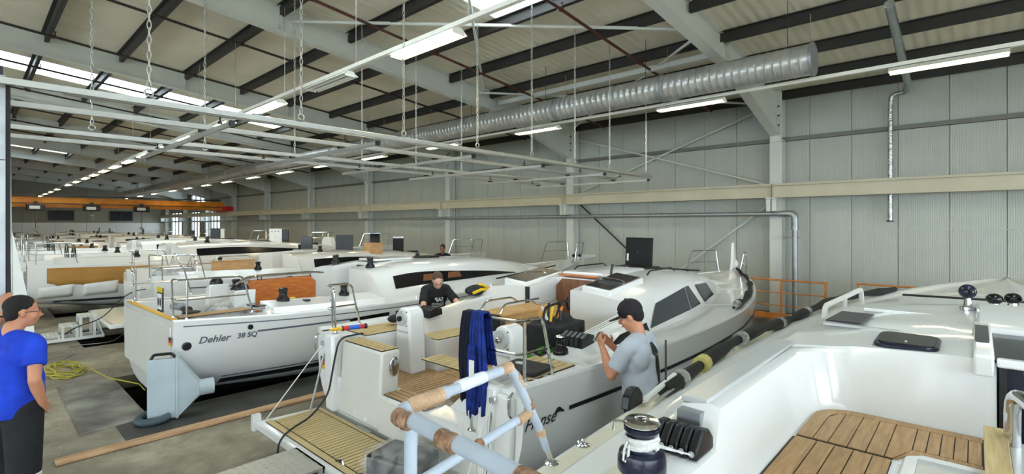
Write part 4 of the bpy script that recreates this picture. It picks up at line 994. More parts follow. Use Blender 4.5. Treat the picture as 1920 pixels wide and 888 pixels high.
# cream side deck inlay and locker lids on the port coaming
v = []; n = 16
for j in range(n+1):
    yy = .1+6.9*j/n; b = B4.b(yy); zs = B4.sh(yy); v += [(-(b-.235), yy, zs-.004), (-1.55, yy, zs+.004)]
MB().add(v, [(2*j, 2*j+1, 2*j+3, 2*j+2) for j in range(n)]).build('side_deck_pad', 'gelcoat_cream', r4, smooth=60)
v = []
for j in range(n+1):
    yy = .05+8.0*j/n; b = B4.b(yy); zs = B4.sh(yy); v += [(-(b-.04), yy, zs+.0375), (-(b-.125), yy, zs+.0375)]
MB().add(v, [(2*j, 2*j+1, 2*j+3, 2*j+2) for j in range(n)]).build('gunwale_cap', 'gelcoat_cream', r4, smooth=60)
for s_ in (-1, 1):
    x0, x1 = sorted((s_*1.385, s_*1.262))
    MB().add([(x0, 1.30, 1.6), (x1, 1.30, 1.6), (x1, 2.75, 1.628), (x0, 2.75, 1.628), (x0, 1.30, 1.632), (x1, 1.30, 1.632), (x1, 2.75, 1.645), (x0, 2.75, 1.645)],
             [(0,3,2,1),(4,5,6,7),(0,1,5,4),(1,2,6,5),(2,3,7,6),(3,0,4,7)]).build('line_locker_lid', 'gelcoat_grey', r4, bevel=.01)
    MB().box(x0+.01, x1-.01, 1.235, 1.30, 1.46, 1.585).build('locker_recess', 'galv', r4, smooth=0)
    # rope clutches with lines to the winch
    for j in range(5):
        xx = s_*(1.40-.042*j); MB().prism([(1.06, 1.457), (1.24, 1.457), (1.235, 1.51), (1.19, 1.555), (1.13, 1.56), (1.07, 1.51)], -.0185, .0185, 'X').build('rope_clutch', 'black', r4, loc=(xx, 0, 0), bevel=.008)
        e = MB().lathe([(.006, 0), (.013, 0), (.013, .008), (.006, .008)], (xx, 1.052, 1.487), 8, 'Y').build('clutch_eye', 'chrome', r4)
        MB().tube([(xx, 1.05, 1.487), (s_*(1.33+.006*j-.02), .90, 1.56-.004*j)], .0035, 6).build('halyard_tail', 'rope', r4)
# big winch, port coaming
def big_winch(s_):
    w = MB().lathe([(0, 0), (.085, 0), (.092, .01), (.092, .05), (.085, .075), (.06, .085), (.052, .1), (.052, .135), (.06, .15), (.068, .16), (.068, .175), (0, .178)], (0,0,0), 28).build('winch', 'navy_glass', r4, loc=(s_*1.345, .86, 1.455))
    MB().lathe([(0, .176), (.066, .178), (.07, .186), (.062, .197), (.03, .199), (.028, .19), (.016, .19), (.016, .199), (0, .2)], (0,0,0), 28).build('winch_top', 'chrome', w)
    MB().tube([(-.05, -.05, .19), (-.085, -.06, .188), (-.085, -.065, .15)], .006, 6).build('feeder_arm', 'chrome', w)
    c = []
    for j in range(90):
        a = j*2*PI/16; c.append(((.058+.006*math.sin(j*.7))*math.cos(a), (.058+.006*math.sin(j*.7))*math.sin(a), .095+.045*j/90))
    MB().tube(c, .006, 6).build('rope_wrap', 'rope', w)
    MB().tube([(-.03, -.058, .125), (-.035, -.07, .09), (-.03, -.085, .06), (-.02, -.085, .055), (-.015, -.075, .08), (-.02, -.06, .11)], .005, 6).build('rope_tail', 'rope', w)
big_winch(-1)
# teak seats: port bench, forward bench with its own border
MB().box(-1.13, -.70, .3, 2.14, SEAT, SEAT+.006).build('caulking', 'caulk', r4, smooth=0)
w = .082
xs4 = [-1.12+.0, -1.015, -.935, -.855, -.775, -.70]
for a, b_ in zip(xs4[:-1], xs4[1:]):
    MB().box(a+.003, b_-.003, .3, 2.14, SEAT+.002, SEAT+.012).build('plank', 'teak', r4, smooth=0)
# forward part: planks fanning along the corner, clipped to the rounded outline
MB().prism([(-1.12, 2.165), (-.70, 2.165), (-.70, 2.28), (-.37, 2.28), (-.37, 2.765), (-.92, 2.765)] + [(-1.12+.2*(1-math.cos(a)), 2.57+.195*math.sin(a)) for a in [PI/2*j/6 for j in range(5, -1, -1)]], SEAT, SEAT+.006, 'Z').build('caulking', 'caulk', r4, smooth=0)
def plank_poly(poly): MB().prism(poly, SEAT+.002, SEAT+.012, 'Z').build('plank', 'teak', r4, smooth=0)
ARC = lambda r, n=6: [(-.92+ -r*math.cos(a), 2.57+ r*math.sin(a)) for a in [PI/2*j/n for j in range(n+1)]]
# outer border plank
o_ = [(-1.12, 2.17)] + ARC(.2) + [(-.375, 2.77)]; i_ = [(-1.045, 2.17)] + ARC(.125) + [(-.375, 2.695)]
plank_poly(o_ + i_[::-1])
for a, b_ in ((-1.04, -.975), (-.97, -.89), (-.885, -.81), (-.805, -.735)):
    ya = 2.69
    top = lambda x: 2.57+math.sqrt(max(0, .12**2-(x+.92)**2)) if x < -.92 else 2.69
    plank_poly([(a, 2.17), (b_, 2.17), (b_, top(b_)), ((a+b_)/2, top((a+b_)/2)), (a, top(a))])
plank_poly([(-.73, 2.17), (-.70, 2.17), (-.64, 2.33), (-.64, 2.69), (-.73, 2.69)])
for k in range(5):
    a = -.635+k*.052; plank_poly([(a, 2.35), (a+.047, 2.35), (a+.047, 2.69), (a, 2.69)])
plank_poly([(-.69, 2.17), (-.66, 2.23), (-.375, 2.27), (-.375, 2.345), (-.635, 2.345)])
planks(r4, 'plank', .7, 1.12, .3, 2.7, SEAT, .08, 'teak', 'Y', .006)
# white moulded cool box beside the seat
MB().prism([(-.66, 1.3), (-.34, 1.3), (-.34, 2.22), (-.6, 2.22), (-.66, 2.16)], .86, SEAT+.05, 'Z').build('cool_box', 'gelcoat', r4, bevel=.03, seg=3)
MB().box(-.6, -.38, 1.3, 2.12, SEAT+.05, SEAT+.058).build('cool_box_lid', 'gelcoat_grey', r4, bevel=.006)
# cockpit table of teak with a steel grab rail
tt = MB().box(-.33, -.30, .9, 2.32, .86, 1.43).build('cockpit_table', 'teak', r4, smooth=0, bevel=.006)
MB().box(-.375, -.295, .9, 2.36, 1.43, 1.455).build('table_edge', 'teak_pale', tt, smooth=0, bevel=.004)
MB().box(-.29, -.1, .9, 2.3, .86, 1.42).build('table_body', 'gelcoat_grey', tt, smooth=0)
rail(tt, [(-.28, 2.25, 1.38), (-.28, 2.25, 1.66), (-.22, 2.0, 1.66), (-.22, 1.2, 1.66), (-.22, 1.1, 1.4)], .03, 'grab_rail', rad=.1, n=12)
# companionway: dark panel painted in for the shaded opening, tinted sliding hatch, white rail box with dark inlay
MB().box(-.31, .31, YB4+.05, YB4+.08, .87, 1.66).build('companionway_door', 'navy_glass', r4, smooth=0)
MB().box(-.31, -.28, YB4+.0, YB4+.05, .87, 1.66).build('door_jamb', 'black', r4, smooth=0)
rbx = MB().prism([(2.72, 1.60), (3.75, 1.70), (3.75, 1.745), (3.55, 1.765), (2.76, 1.735), (2.70, 1.715)], -.41, -.33, 'X').build('hatch_rail_box', 'gelcoat', r4, bevel=.012)
MB().add([(-.405, 2.95, 1.748), (-.345, 2.95, 1.748), (-.345, 3.45, 1.766), (-.405, 3.45, 1.766)], [(0,1,2,3)]).build('rail_inlay', 'smoke_glass', rbx, smooth=0)
MB().prism([(2.78, 1.67), (3.5, 1.70), (3.5, 1.715), (2.78, 1.69)], -.33, .33, 'X').build('sliding_hatch', 'smoke_glass', r4, smooth=0, bevel=.005)
MB().box(-.32, .32, 2.74, 2.80, 1.655, 1.70).build('hatch_lip', 'gelcoat', r4, bevel=.01)
MB().box(-.22, .3, 2.755, 2.775, 1.63, 1.655).build('hatch_handle', 'mahogany', r4, smooth=0)
MB().prism([(3.5, 1.68), (4.7, 1.70), (4.65, 1.77), (3.6, 1.765), (3.5, 1.74)], -.4, .4, 'X').build('hatch_garage', 'gelcoat', r4, bevel=.02)
# roof hatch with rounded corners
def rrect(w, h, r, n=5):
    return [(sx*(w-r)+r*math.cos(a), sy*(h-r)+r*math.sin(a)) for sx, sy, a0 in ((1,1,0), (-1,1,PI/2), (-1,-1,PI), (1,-1,PI*1.5)) for a in [a0+PI/2*j/n for j in range(n+1)]]
hx = MB().prism(rrect(.155, .19, .06), 0, .035, 'Z').build('deck_hatch', 'navy_glass', r4, loc=(-.71, 3.03, 1.66), bevel=.012)
MB().prism(rrect(.135, .17, .05), .035, .04, 'Z').build('hatch_lens', 'black_gloss', hx); hx.rotation_euler = (.02, 0, 0)
MB().prism(rrect(.165, .2, .065), -.03, .006, 'Z').build('hatch_frame', 'gelcoat_grey', hx)
MB().lathe([(.006, .04), (.006, .045)], (0, -.1, 0), 8).build('hatch_lock', 'paper', hx)
MB().prism([(-1.24, 3.52), (-1.02, 3.52), (-1.0, 4.05), (-1.22, 4.05)], 1.672, 1.682, 'Z').build('roof_window', 'navy_glass', r4, smooth=0)
MB().box(-1.24, -.42, 3.44, 3.47, 1.655, 1.672).build('roof_seam', 'gelcoat_grey', r4, smooth=0)
MB().box(-1.1, -.42, 4.25, 4.28, 1.67, 1.698).build('roof_seam', 'gelcoat', r4, bevel=.008)
# black ball on its bracket
bp = MB().ell((0, 0, 0), (.058, .058, .058), 16, 12).build('ball_block', 'navy_glass', r4, loc=(-.45, 4.6, 1.86))
MB().tube([(0, 0, -.13), (0, 0, -.05)], [.03, .018], 10).build('block_stand', 'chrome', bp); MB().ell((.02, -.01, .0), (.03, .062, .03), 10, 8).build('sheave', 'black_gloss', bp)
MB().lathe([(.05, -.15), (.05, -.125), (.03, -.12)], (0, 0, 0), 12).build('block_base', 'chrome', bp)
# deck gear at the mast foot, white gooseneck stays
for j, (xx, yy, zz) in enumerate(((-.28, 5.3, 1.74), (-.16, 5.35, 1.75), (-.02, 5.3, 1.76), (.12, 5.35, 1.75), (.26, 5.3, 1.74), (.05, 5.5, 1.76))):
    MB().ell((0, 0, 0), (.06, .06, .05), 10, 8).build('mast_foot_block', 'black_gloss', r4, loc=(xx, yy, zz)); MB().lathe([(.04, -.08), (.03, -.02)], (xx, yy, zz), 8).build('block_base', 'chrome', r4)
MB().box(-.3, .5, 4.72, 4.95, 1.7, 1.725).build('dark_inlay', 'black_gloss', r4, smooth=0)
MB().tube([(-.95, 5.55, 1.69), (.2, 5.55, 1.71)], .012, 6).build('sail_track', 'black', r4)
# wrapped guard wire lying on the gunwale with tapes, plus white grab rail ahead of it
def gx(yy, d=.09): return -(B4.b(yy)-d)
P0 = [(gx(yy), yy, B4.sh(yy)+.1+ .02*math.sin(yy*2)) for yy in np.linspace(2.1, 8.8, 30)]
MB().tube(P0, [.046+.012*math.sin(j*1.7) for j in range(30)], 10).build('wrapped_guardrail', 'black_soft', r4)
for j0, mm in ((3, 'tape_yellow'), (7, 'film_grey'), (12, 'film_grey'), (16, 'film_grey'), (1, 'film_grey')):
    a, b_ = Vector(P0[j0]), Vector(P0[j0+1]); MB().tube([a, a.lerp(b_, .45)], .062, 10).build('tape_band', mm, r4)
MB().tube([(gx(1.85), 1.85, 1.36), (gx(2.3), 2.3, 1.4)], .018, 8).build('guardrail_end', 'white_paint', r4); MB().tube([(gx(1.9, .13), 1.9, 1.34), (gx(2.4, .13), 2.4, 1.36)], .01, 8).build('guardrail_end', 'alu', r4)
MB().tube([(gx(2.15), 2.15, 1.38), (gx(2.15), 2.15, 1.66)], .006, 6).build('stanchion_pin', 'steel_dark', r4)
for yy in (3.6, 5.3, 7.2): MB().tube([(gx(yy), yy, 1.3), (gx(yy), yy, 1.4)], .014, 8).build('stanchion_socket', 'chrome', r4)
rail(r4, [(-1.6, 5.35, 1.34), (-1.6, 5.4, 1.52), (-1.5, 7.0, 1.56), (-1.5, 7.05, 1.36)], .03, 'hand_rail', 'white_paint', rad=.08)
MB().tube([(-1.55, 6.2, 1.34), (-1.55, 6.2, 1.53)], .025, 8).build('hand_rail_post', 'white_paint', r4)
# black turning block and chrome eye on the gunwale
bk4 = MB().prism([(-.09, 0), (.09, 0), (.085, .07), (.04, .115), (-.02, .12), (-.07, .08)], -.028, .028, 'X').build('turning_block', 'black', r4, loc=(-1.93, 1.83, 1.30), bevel=.01)
for yy in (-.05, 0, .05): MB().lathe([(.008, -.032), (.008, -.026)], (0, yy, .04), 8, 'X').build('bolt', 'chrome', bk4)
eye = MB().lathe([(.035, 0), (.035, .006), (.02, .012)], (0,0,0), 14).build('pad_eye', 'chrome', r4, loc=(-1.83, 1.17, 1.306))
MB().tube(arc((0, 0, .014), .02, 0, PI, 8, 'YZ'), .005, 6).build('eye_ring', 'chrome', eye)
for sx in (-.02, .02): MB().lathe([(.01, 0), (.012, .012), (0, .018)], (sx, -.005, .006), 8).build('eye_bolt', 'chrome', eye)
# foam wrapped stern rail
def foam(pts, r=.032, name='foam_tube', m='foam'): return MB().tube(rounded(pts, .05), r*.6, 14).build(name, m, r4)
Bc, A_, Cc, Ft = (-1.63, -.06, 1.86), (-1.70, .50, 1.86), (-1.02, -.10, 1.86), (-1.83, .92, 1.31)
foam([Cc, Bc, (-1.655, .15, 1.86)], .036); foam([(-1.655, .15, 1.86), A_, (-1.79, .78, 1.52)], .03)
foam([(-1.79, .78, 1.52), (-1.815, .86, 1.40)], .028)
foam([(-1.60, -.03, 1.84), (-1.62, -.02, 1.25)], .032, 'foam_post'); foam([(-1.765, .69, 1.62), (-1.70, .05, 1.58), (-1.60, -.03, 1.575)], .028, 'foam_mid')
foam([(-1.02, -.10, 1.86), (-.3, -.12, 1.86)], .036)
MB().tube([(-1.815, .86, 1.40), Ft], .0125, 10).build('stern_rail_tube', 'chrome', r4); MB().lathe([(.035, -.01), (.035, 0), (.016, .008)], Ft, 12).build('rail_foot', 'chrome', r4)
def band(p, q, r, m): p = Vector(p); q = Vector(q); r = r*.615; MB().tube([p, p.lerp(q, .25), p.lerp(q, .5), p.lerp(q, .75), q], [r, r*1.06, r*1.0, r*1.07, r], 14).build('tape_band', m, r4)
band((-1.635, -.02, 1.862), (-1.645, .12, 1.862), .037, 'tape_tan'); band((-1.60, -.075, 1.86), (-1.54, -.08, 1.86), .039, 'tape_brown'); band((-1.40, -.084, 1.86), (-1.34, -.086, 1.86), .039, 'tape_brown')
band((-1.662, .2, 1.862), (-1.68, .34, 1.862), .033, 'tape_clear'); band((-1.695, .44, 1.86), (-1.70, .5, 1.86), .034, 'tape_tan')
band((-1.712, .54, 1.82), (-1.73, .59, 1.76), .032, 'tape_tan'); band((-1.75, .66, 1.68), (-1.757, .685, 1.645), .033, 'tape_brown'); band((-1.79, .78, 1.52), (-1.8, .81, 1.48), .031, 'tape_tan'); band((-1.75, .6, 1.612), (-1.765, .69, 1.62), .031, 'tape_tan')
band((-1.73, .33, 1.597), (-1.735, .38, 1.599), .031, 'tape_brown'); band((-1.61, -.03, 1.42), (-1.615, -.025, 1.30), .034, 'tape_tan'); band((-1.12, -.098, 1.86), (-1.02, -.1, 1.86), .04, 'tape_brown')
# ---------------------------------------------------------------- lettered racing boat on the left
r2 = thing('sailing_boat', 'white racing boat lettered Dehler 38 SQ with closed transom', 'sailing boat', (-8.8, 1.75, 0), .0177)
B2 = Boat(r2, 11.3, [(0, 1.34), (.6, 1.46), (1.8, 1.62), (3.6, 1.70), (5.5, 1.60), (7, 1.34), (8.6, .96), (10, .5), (10.9, .14), (11.3, .02)],
          [(0, 1.17), (1.8, 1.1), (3.5, 1.08), (7, 1.15), (11.3, 1.34)], [(0, .06), (2, -.1), (5, -.3), (8.5, -.2), (10.9, .02), (11.3, .3)], [(0, 2.7), (3, 2.6), (7, 2.1), (11.3, 1.7)])
YB2 = 3.05
c2w = tabf([(YB2, 1.18), (5, 1.08), (7, .78), (8.2, .38), (8.8, .1)]); c2h = tabf([(YB2, 1.58), (4.2, 1.67), (6, 1.64), (7.5, 1.48), (8.8, 1.24)])
def sec2(y, part):
    b, zs = B2.b(y), B2.sh(y); base = toe(b, zs, h=.02)
    if part == 'wall': return base + [(b-.1, zs), (b-.15, zs), (b-.3, zs), (.9, zs), (.6, zs), (.3, zs), (.15, zs), (0, zs)]
    if part == 'aft': return base + [(b-.08, zs), (b-.34, zs+.01), (b-.38, zs-.02), (b-.42, .72), (.7, .72), (.5, .72), (.3, .72), (0, .72)]
    if part == 'pit': return base + [(b-.2, zs), (b-.27, zs+.08), (b-.72, zs+.13), (b-.78, .98), (.5, .98), (.46, .7), (.3, .7), (0, .7)]
    c, h = min(c2w(y), b-.2), c2h(y)
    if part == 'well': return base + [(c+.1, zs+.01), (c-.06, h-.14), (c-.16, h-.05), (.7, h), (.34, h+.02), (.31, h+.02), (.3, .8), (0, .8)]
    if part == 'fore': return base + [(b*f, zs+.002+.04*(1-f)) for f in (.8, .7, .6, .45, .3, .2, .1, 0)]
    return base + [(c+.1, zs+.01), (c-.06, h-.14), (c-.16, h-.05), (c*.6, h), (c*.42, h+.015), (c*.3, h+.02), (c*.15, h+.024), (0, h+.025)]
st = [(0, sec2(0, 'wall')), (.08, sec2(.08, 'wall')), (.081, sec2(.081, 'aft')), (.6, sec2(.6, 'aft')), (1.15, sec2(1.15, 'aft')), (1.25, sec2(1.25, 'pit')), (1.8, sec2(1.8, 'pit')), (2.4, sec2(2.4, 'pit')), (YB2, sec2(YB2, 'pit')), (YB2+.001, sec2(YB2+.001, 'well')), (3.6, sec2(3.6, 'well')), (3.601, sec2(3.601, 'cab'))]
y = 4.0
while y < 8.7: st.append((y, sec2(y, 'cab'))); y += .4
st += [(8.8, sec2(8.8, 'fore')), (9.6, sec2(9.6, 'fore')), (10.4, sec2(10.4, 'fore')), (11, sec2(11, 'fore')), (11.28, sec2(11.28, 'fore'))]
B2.hull('gelcoat', 36, st[0][1]); B2.deck(st, 'gelcoat', bevel=.014)
MB().prism([(3.7, -.1), (5.9, -.1), (5.6, -2.1), (4.4, -2.2), (4.0, -2.2)], -.08, .08, 'X').build('keel', 'keel_dark', r2, smooth=0)
MB().box(-.04, .04, .15, .5, -1.2, .1).build('rudder', 'keel_dark', r2, smooth=0)
MB().prism([(-1.2, .30), (1.2, .30), (1.27, 1.10), (-1.27, 1.10)], -.02, 0, 'Y').build('transom_panel', 'gelcoat_matte', r2, bevel=.02)
MB().box(-1.2, 1.2, .005, .075, 1.172, 1.182).build('transom_cap', 'gold', r2, smooth=0)
for s_ in (1, -1):
    B2.strip('sheer_line', 'stripe_grey', .1, 10.8, lambda y: B2.sh(y)-.075, lambda y: B2.sh(y)-.06, s_)
    B2.strip('hull_line', 'stripe_grey', .95, 2.3, lambda y: .925-.006*y, lambda y: .95-.006*y, s_)
    B2.strip('hull_line', 'stripe_grey', 2.05, 9.5, lambda y: .79+.012*y, lambda y: .815+.012*y, s_)
    B2.strip('boot_stripe', 'boot_black', .6, 10.6, .19, .28, s_); B2.strip('boot_line', 'stripe_grey', .6, 10.6, .31, .33, s_)
    B2.window('hull_window', ([(2.28, .80), (2.9, .815), (2.98, .82)], [(2.28, .92), (2.34, .935), (2.98, .955)]), 'black_gloss', s_)
    for yy, zz, rr in ((.14, .84, .055), (.86, 1.0, .035)):
        MB().lathe([(rr, -.004), (rr, .012), (rr*.7, .016), (rr*.6, .008)], (0, 0, 0), 16, 'X').build('hull_vent', 'black', r2, loc=(s_*B2.hx(yy, zz), yy, zz)).rotation_euler = (0, 0, 0 if s_ > 0 else PI)
    v = []
    for i in range(15):
        yy = 3.45+3.75*i/14; f = 1-(i/14)**1.6*.88
        zs = B2.sh(yy); cw = min(c2w(yy), B2.b(yy)-.2); h = c2h(yy)
        z0 = zs+(h-.14-zs)*.42; z1 = z0+(h-.14-zs)*.56*f
        for z in (z0, z1):
            u = (z-zs-.01)/(h-.15-zs); v.append((s_*(cw+.1-.16*u+.01), yy, z))
    cwn = MB().add(v, [(2*i, 2*i+1, 2*i+3, 2*i+2) for i in range(14)]).build('cabin_window', 'black_gloss', r2, smooth=60)
    for y0, y1 in ((4.1, 4.5), (4.75, 5.15)):
        q = []
        for yy, u0 in ((y0, .55), (y1, .55), (y1-.03, .82), (y0+.05, .82)):
            zs = B2.sh(yy); cw = min(c2w(yy), B2.b(yy)-.2); h = c2h(yy); z = zs+.01+(h-.15-zs)*u0
            q.append((s_*(cw+.1-.16*u0+.016), yy, z))
        MB().add(q, [(0,1,2,3)]).build('porthole', 'brown_door', cwn, smooth=0)
    winch(r2, s_*.95, 1.55, 1.2, 1.25, 'black', 'black_gloss'); winch(r2, s_*.62, 3.3, 1.6, 1.1, 'black', 'black_gloss'); winch(r2, s_*1.0, 2.55, 1.2, 1.1, 'black', 'black_gloss')
    MB().box(-.06, .06, -.04, .04, 0, .03).build('track_car', 'black', r2, bevel=.01, loc=(s_*1.1, 1.85, 1.2))
    MB().lathe([(.035, 0), (.03, .03), (.0, .035)], (s_*1.25, 2.2, 1.17), 10).build('deck_block', 'black', r2)
    pushpit(r2, s_, 1.05, 1.32, .05, .95, 1.17, .52)
    MB().tube([(s_*1.1, 6.2, 1.21), (s_*.62, 9.0, 1.3)], .02, 6).build('jib_track', 'black', r2)
    for yy in (3.6, 5.6, 7.6): MB().tube([(s_*(B2.b(yy)-.08), yy, B2.sh(yy)), (s_*(B2.b(yy)-.08), yy, B2.sh(yy)+.07)], .014, 6).build('stanchion_socket', 'chrome', r2)
B2.text('Dehler', .26, .855, .125, 1, .3, 'stripe_grey', bold=.02); B2.text('38 SQ', .70, .865, .095, 1, .15, 'stripe_grey', bold=.03)
for z0, z1, mm in ((.93, .965, 'flag_black'), (.895, .93, 'red'), (.86, .895, 'gold')):
    MB().box(1.22, 1.3, -.026, -.021, z0, z1).build('flag_sticker', mm, r2, smooth=0)
planks(r2, 'plank', .92, 1.16, .12, 1.2, 1.175, .12, 'teak', 'Y', .004)
tb = MB().prism([(1.35, .75), (2.4, .75), (2.55, .9), (2.55, 1.38), (2.45, 1.47), (1.45, 1.47), (1.35, 1.36)], -.03, .03, 'X').build('cockpit_table', 'mahogany', r2, smooth=0, bevel=.006)
MB().prism([(1.45, .95), (2.55, .95), (2.55, 1.47), (1.45, 1.47)], -.16, -.13, 'X').build('table_leaf', 'mahogany', tb, smooth=0); MB().box(-.16, .03, 1.6, 2.4, .7, .9).build('table_foot', 'gelcoat', tb, smooth=0)
for xx in (-.13, .02): rail(tb, [(xx, 1.25, 1.42), (xx, 1.45, 1.54), (xx, 2.5, 1.54), (xx, 2.7, 1.52)], .016, 'table_rail')
for xx, yy in ((-.13, 1.6), (.02, 1.6), (.02, 2.45)): MB().cyl((xx, yy, 1.46), (xx, yy, 1.54), .01, 6).build('rail_post', 'steel_dark', tb)
for s_ in (1, -1):
    pd = MB().prism([(-.1, .72), (.12, .72), (.14, 1.3), (.16, 1.42), (-.06, 1.36)], .95, 1.25, 'Y').build('steering_pod', 'gelcoat', r2, bevel=.02, loc=(s_*.55, 0, 0))
    MB().ell((-.0, 1.1, 1.42), (.1, .1, .1), 14, 10).build('compass', 'black', pd)
for (x0, x1, y0, y1) in ((.78, 1.0, 1.08, 1.28), (1.02, 1.1, 1.1, 1.32), (.86, .96, 1.32, 1.4)):
    o = MB().box(x0, x1, y0, y1, 1.19, 1.215).build('instrument_panel', 'black_gloss', r2, smooth=0)
MB().box(.72, 1.16, 1.04, 1.44, 1.16, 1.19).build('instrument_base', 'gelcoat', r2, bevel=.015)
MB().lathe([(.05, 0), (.05, .025), (.03, .03), (.0, .03)], (.82, 1.75, 1.22), 12).build('yellow_disc', 'yellow', r2)
MB().box(-.3, .3, 3.62, 4.5, 1.69, 1.73).build('sliding_hatch', 'gelcoat', r2, bevel=.015)
MB().box(-.28, .28, 3.57, 3.595, .85, 1.6).build('companionway_board', 'black', r2, smooth=0)
MB().lathe([(.05, 0), (.045, .1), (.03, .12)], (.15, 4.75, 1.68), 10).build('rope_stopper', 'black', r2)
o_ = MB()
for k in range(5): MB().box(-.2, .2, 4.9+.09*k, 4.96+.09*k, 1.68, 1.72).build('halyard_organiser', 'black', r2, smooth=0, bevel=.01)
pulpit(r2, 11.3, 1.33, .55, .6)
MB().prism([(11.0, 1.34), (11.9, 1.36), (11.95, 1.46), (11.0, 1.5)], -.08, .08, 'X').build('bowsprit', 'gelcoat', r2, bevel=.02)
for k in range(4): MB().ell((random.uniform(-.1, .15), 10.8+.1*k, 1.46), (.06, .07, .05), 8, 6).build('bow_block', 'black_soft', r2)
sg = MB().box(-.12, .12, -.015, .0, 0, .32).build('notice_card', 'black', r2, loc=(.78, .0, 1.24)); MB().box(-.09, .09, -.02, -.015, .03, .24).build('notice_print', 'paper', sg, smooth=0); MB().box(-.12, .12, -.022, -.015, .26, .33).build('notice_header', 'yellow', sg, smooth=0)
for k, xx in enumerate((-.045, .045)): MB().ell((xx, -.022, .13), (.03, .004, .06), 8, 6).build('notice_symbol', 'black', sg)
MB().cyl((.0, .35, 1.19), (.25, .38, 1.2), .06, 12).build('stern_roller', 'galv', r2); MB().cyl((.32, .4, 1.17), (.45, .42, 1.17), .05, 12).build('stern_roller', 'steel_dark', r2)
MB().ell((.9, .32, 1.2), (.05, .12, .03), 8, 6).build('propeller_blade', 'black', r2); MB().ell((.82, .3, 1.2), (.03, .03, .03), 8, 6).build('propeller_cap', 'red', r2)

# boats going away along the hall
fa, Ba = yacht('sailing_boat', 'white boat with oak cockpit table and pale swim platform, behind the lettered racing boat', (-13.95, 2.62, 0), 0, dict(table='plywood', platform=1, hatch_up=1, darkwheel=0), 'boats going away along the hall')
fb, Bb = yacht('sailing_boat', 'white boat with brown kraft paper along its side', (-18.55, 1.0, .18), 0, dict(wheel=1, darkwheel=1, hatch_up=0, lift=.18), 'boats going away along the hall', 11.6)
lab = ['white boat right behind the kraft papered one', 'second white boat beyond the kraft papered one', 'third white boat beyond the kraft papered one', 'fourth white boat beyond the kraft papered one', 'fifth white boat beyond the kraft papered one', 'white boat nearly under the orange crane', 'white boat just past the orange crane', 'farthest white boat by the end wall']
for i, bx in enumerate(BOATX[5:]):
    dup(fa if i % 2 else fb, (bx, 1.0+.7*((i*37) % 5)/4, 0 if i % 2 else .18), None, lab[i])
ks = Bb.strip('kraft_sheet', 'kraft', .35, 4.2, lambda y: .66+.04*math.sin(y*9) + (.1 if y < .5 else 0), lambda y: Bb.sh(y)-.06, 1, .02, 30)
ks.parent = None; ks.location = fb.location; tag(ks, 'brown kraft paper sheet covering the side of a far boat', 'paper sheet')
so = ks.modifiers.new('thick', 'SOLIDIFY'); so.thickness = .006
def slab(name, label, cat, pts, th, m, group=None):
    """thin sheet through 4 world points with a thickness"""
    a, b, c, d = [Vector(p) for p in pts]; n = (b-a).cross(d-a).normalized()*th
    o = MB().add([a, b, c, d, a+n, b+n, c+n, d+n], [(0,3,2,1),(4,5,6,7),(0,1,5,4),(1,2,6,5),(2,3,7,6),(3,0,4,7)]).build(name, m, smooth=0, bevel=.004, seg=1)
    return tag(o, label, cat, group)
for y0, y1, z0, z1, lb in ((.2, .85, .34, .64, 'white foam sheet taped low on the hull, left of two'), (1.05, 1.75, .36, .68, 'white tilted foam sheet taped low on the hull, right of two')):
    o = Bb.strip('foam_sheet', 'paper', y0, y1, lambda y: z0+.06*(y-y0), lambda y: z1+.1*(y-y0), 1, .03, 8)
    o.parent = None; o.location = fb.location; q = o.modifiers.new('thick', 'SOLIDIFY'); q.thickness = .012; tag(o, lb, 'foam sheet', 'foam sheets on the far hull')
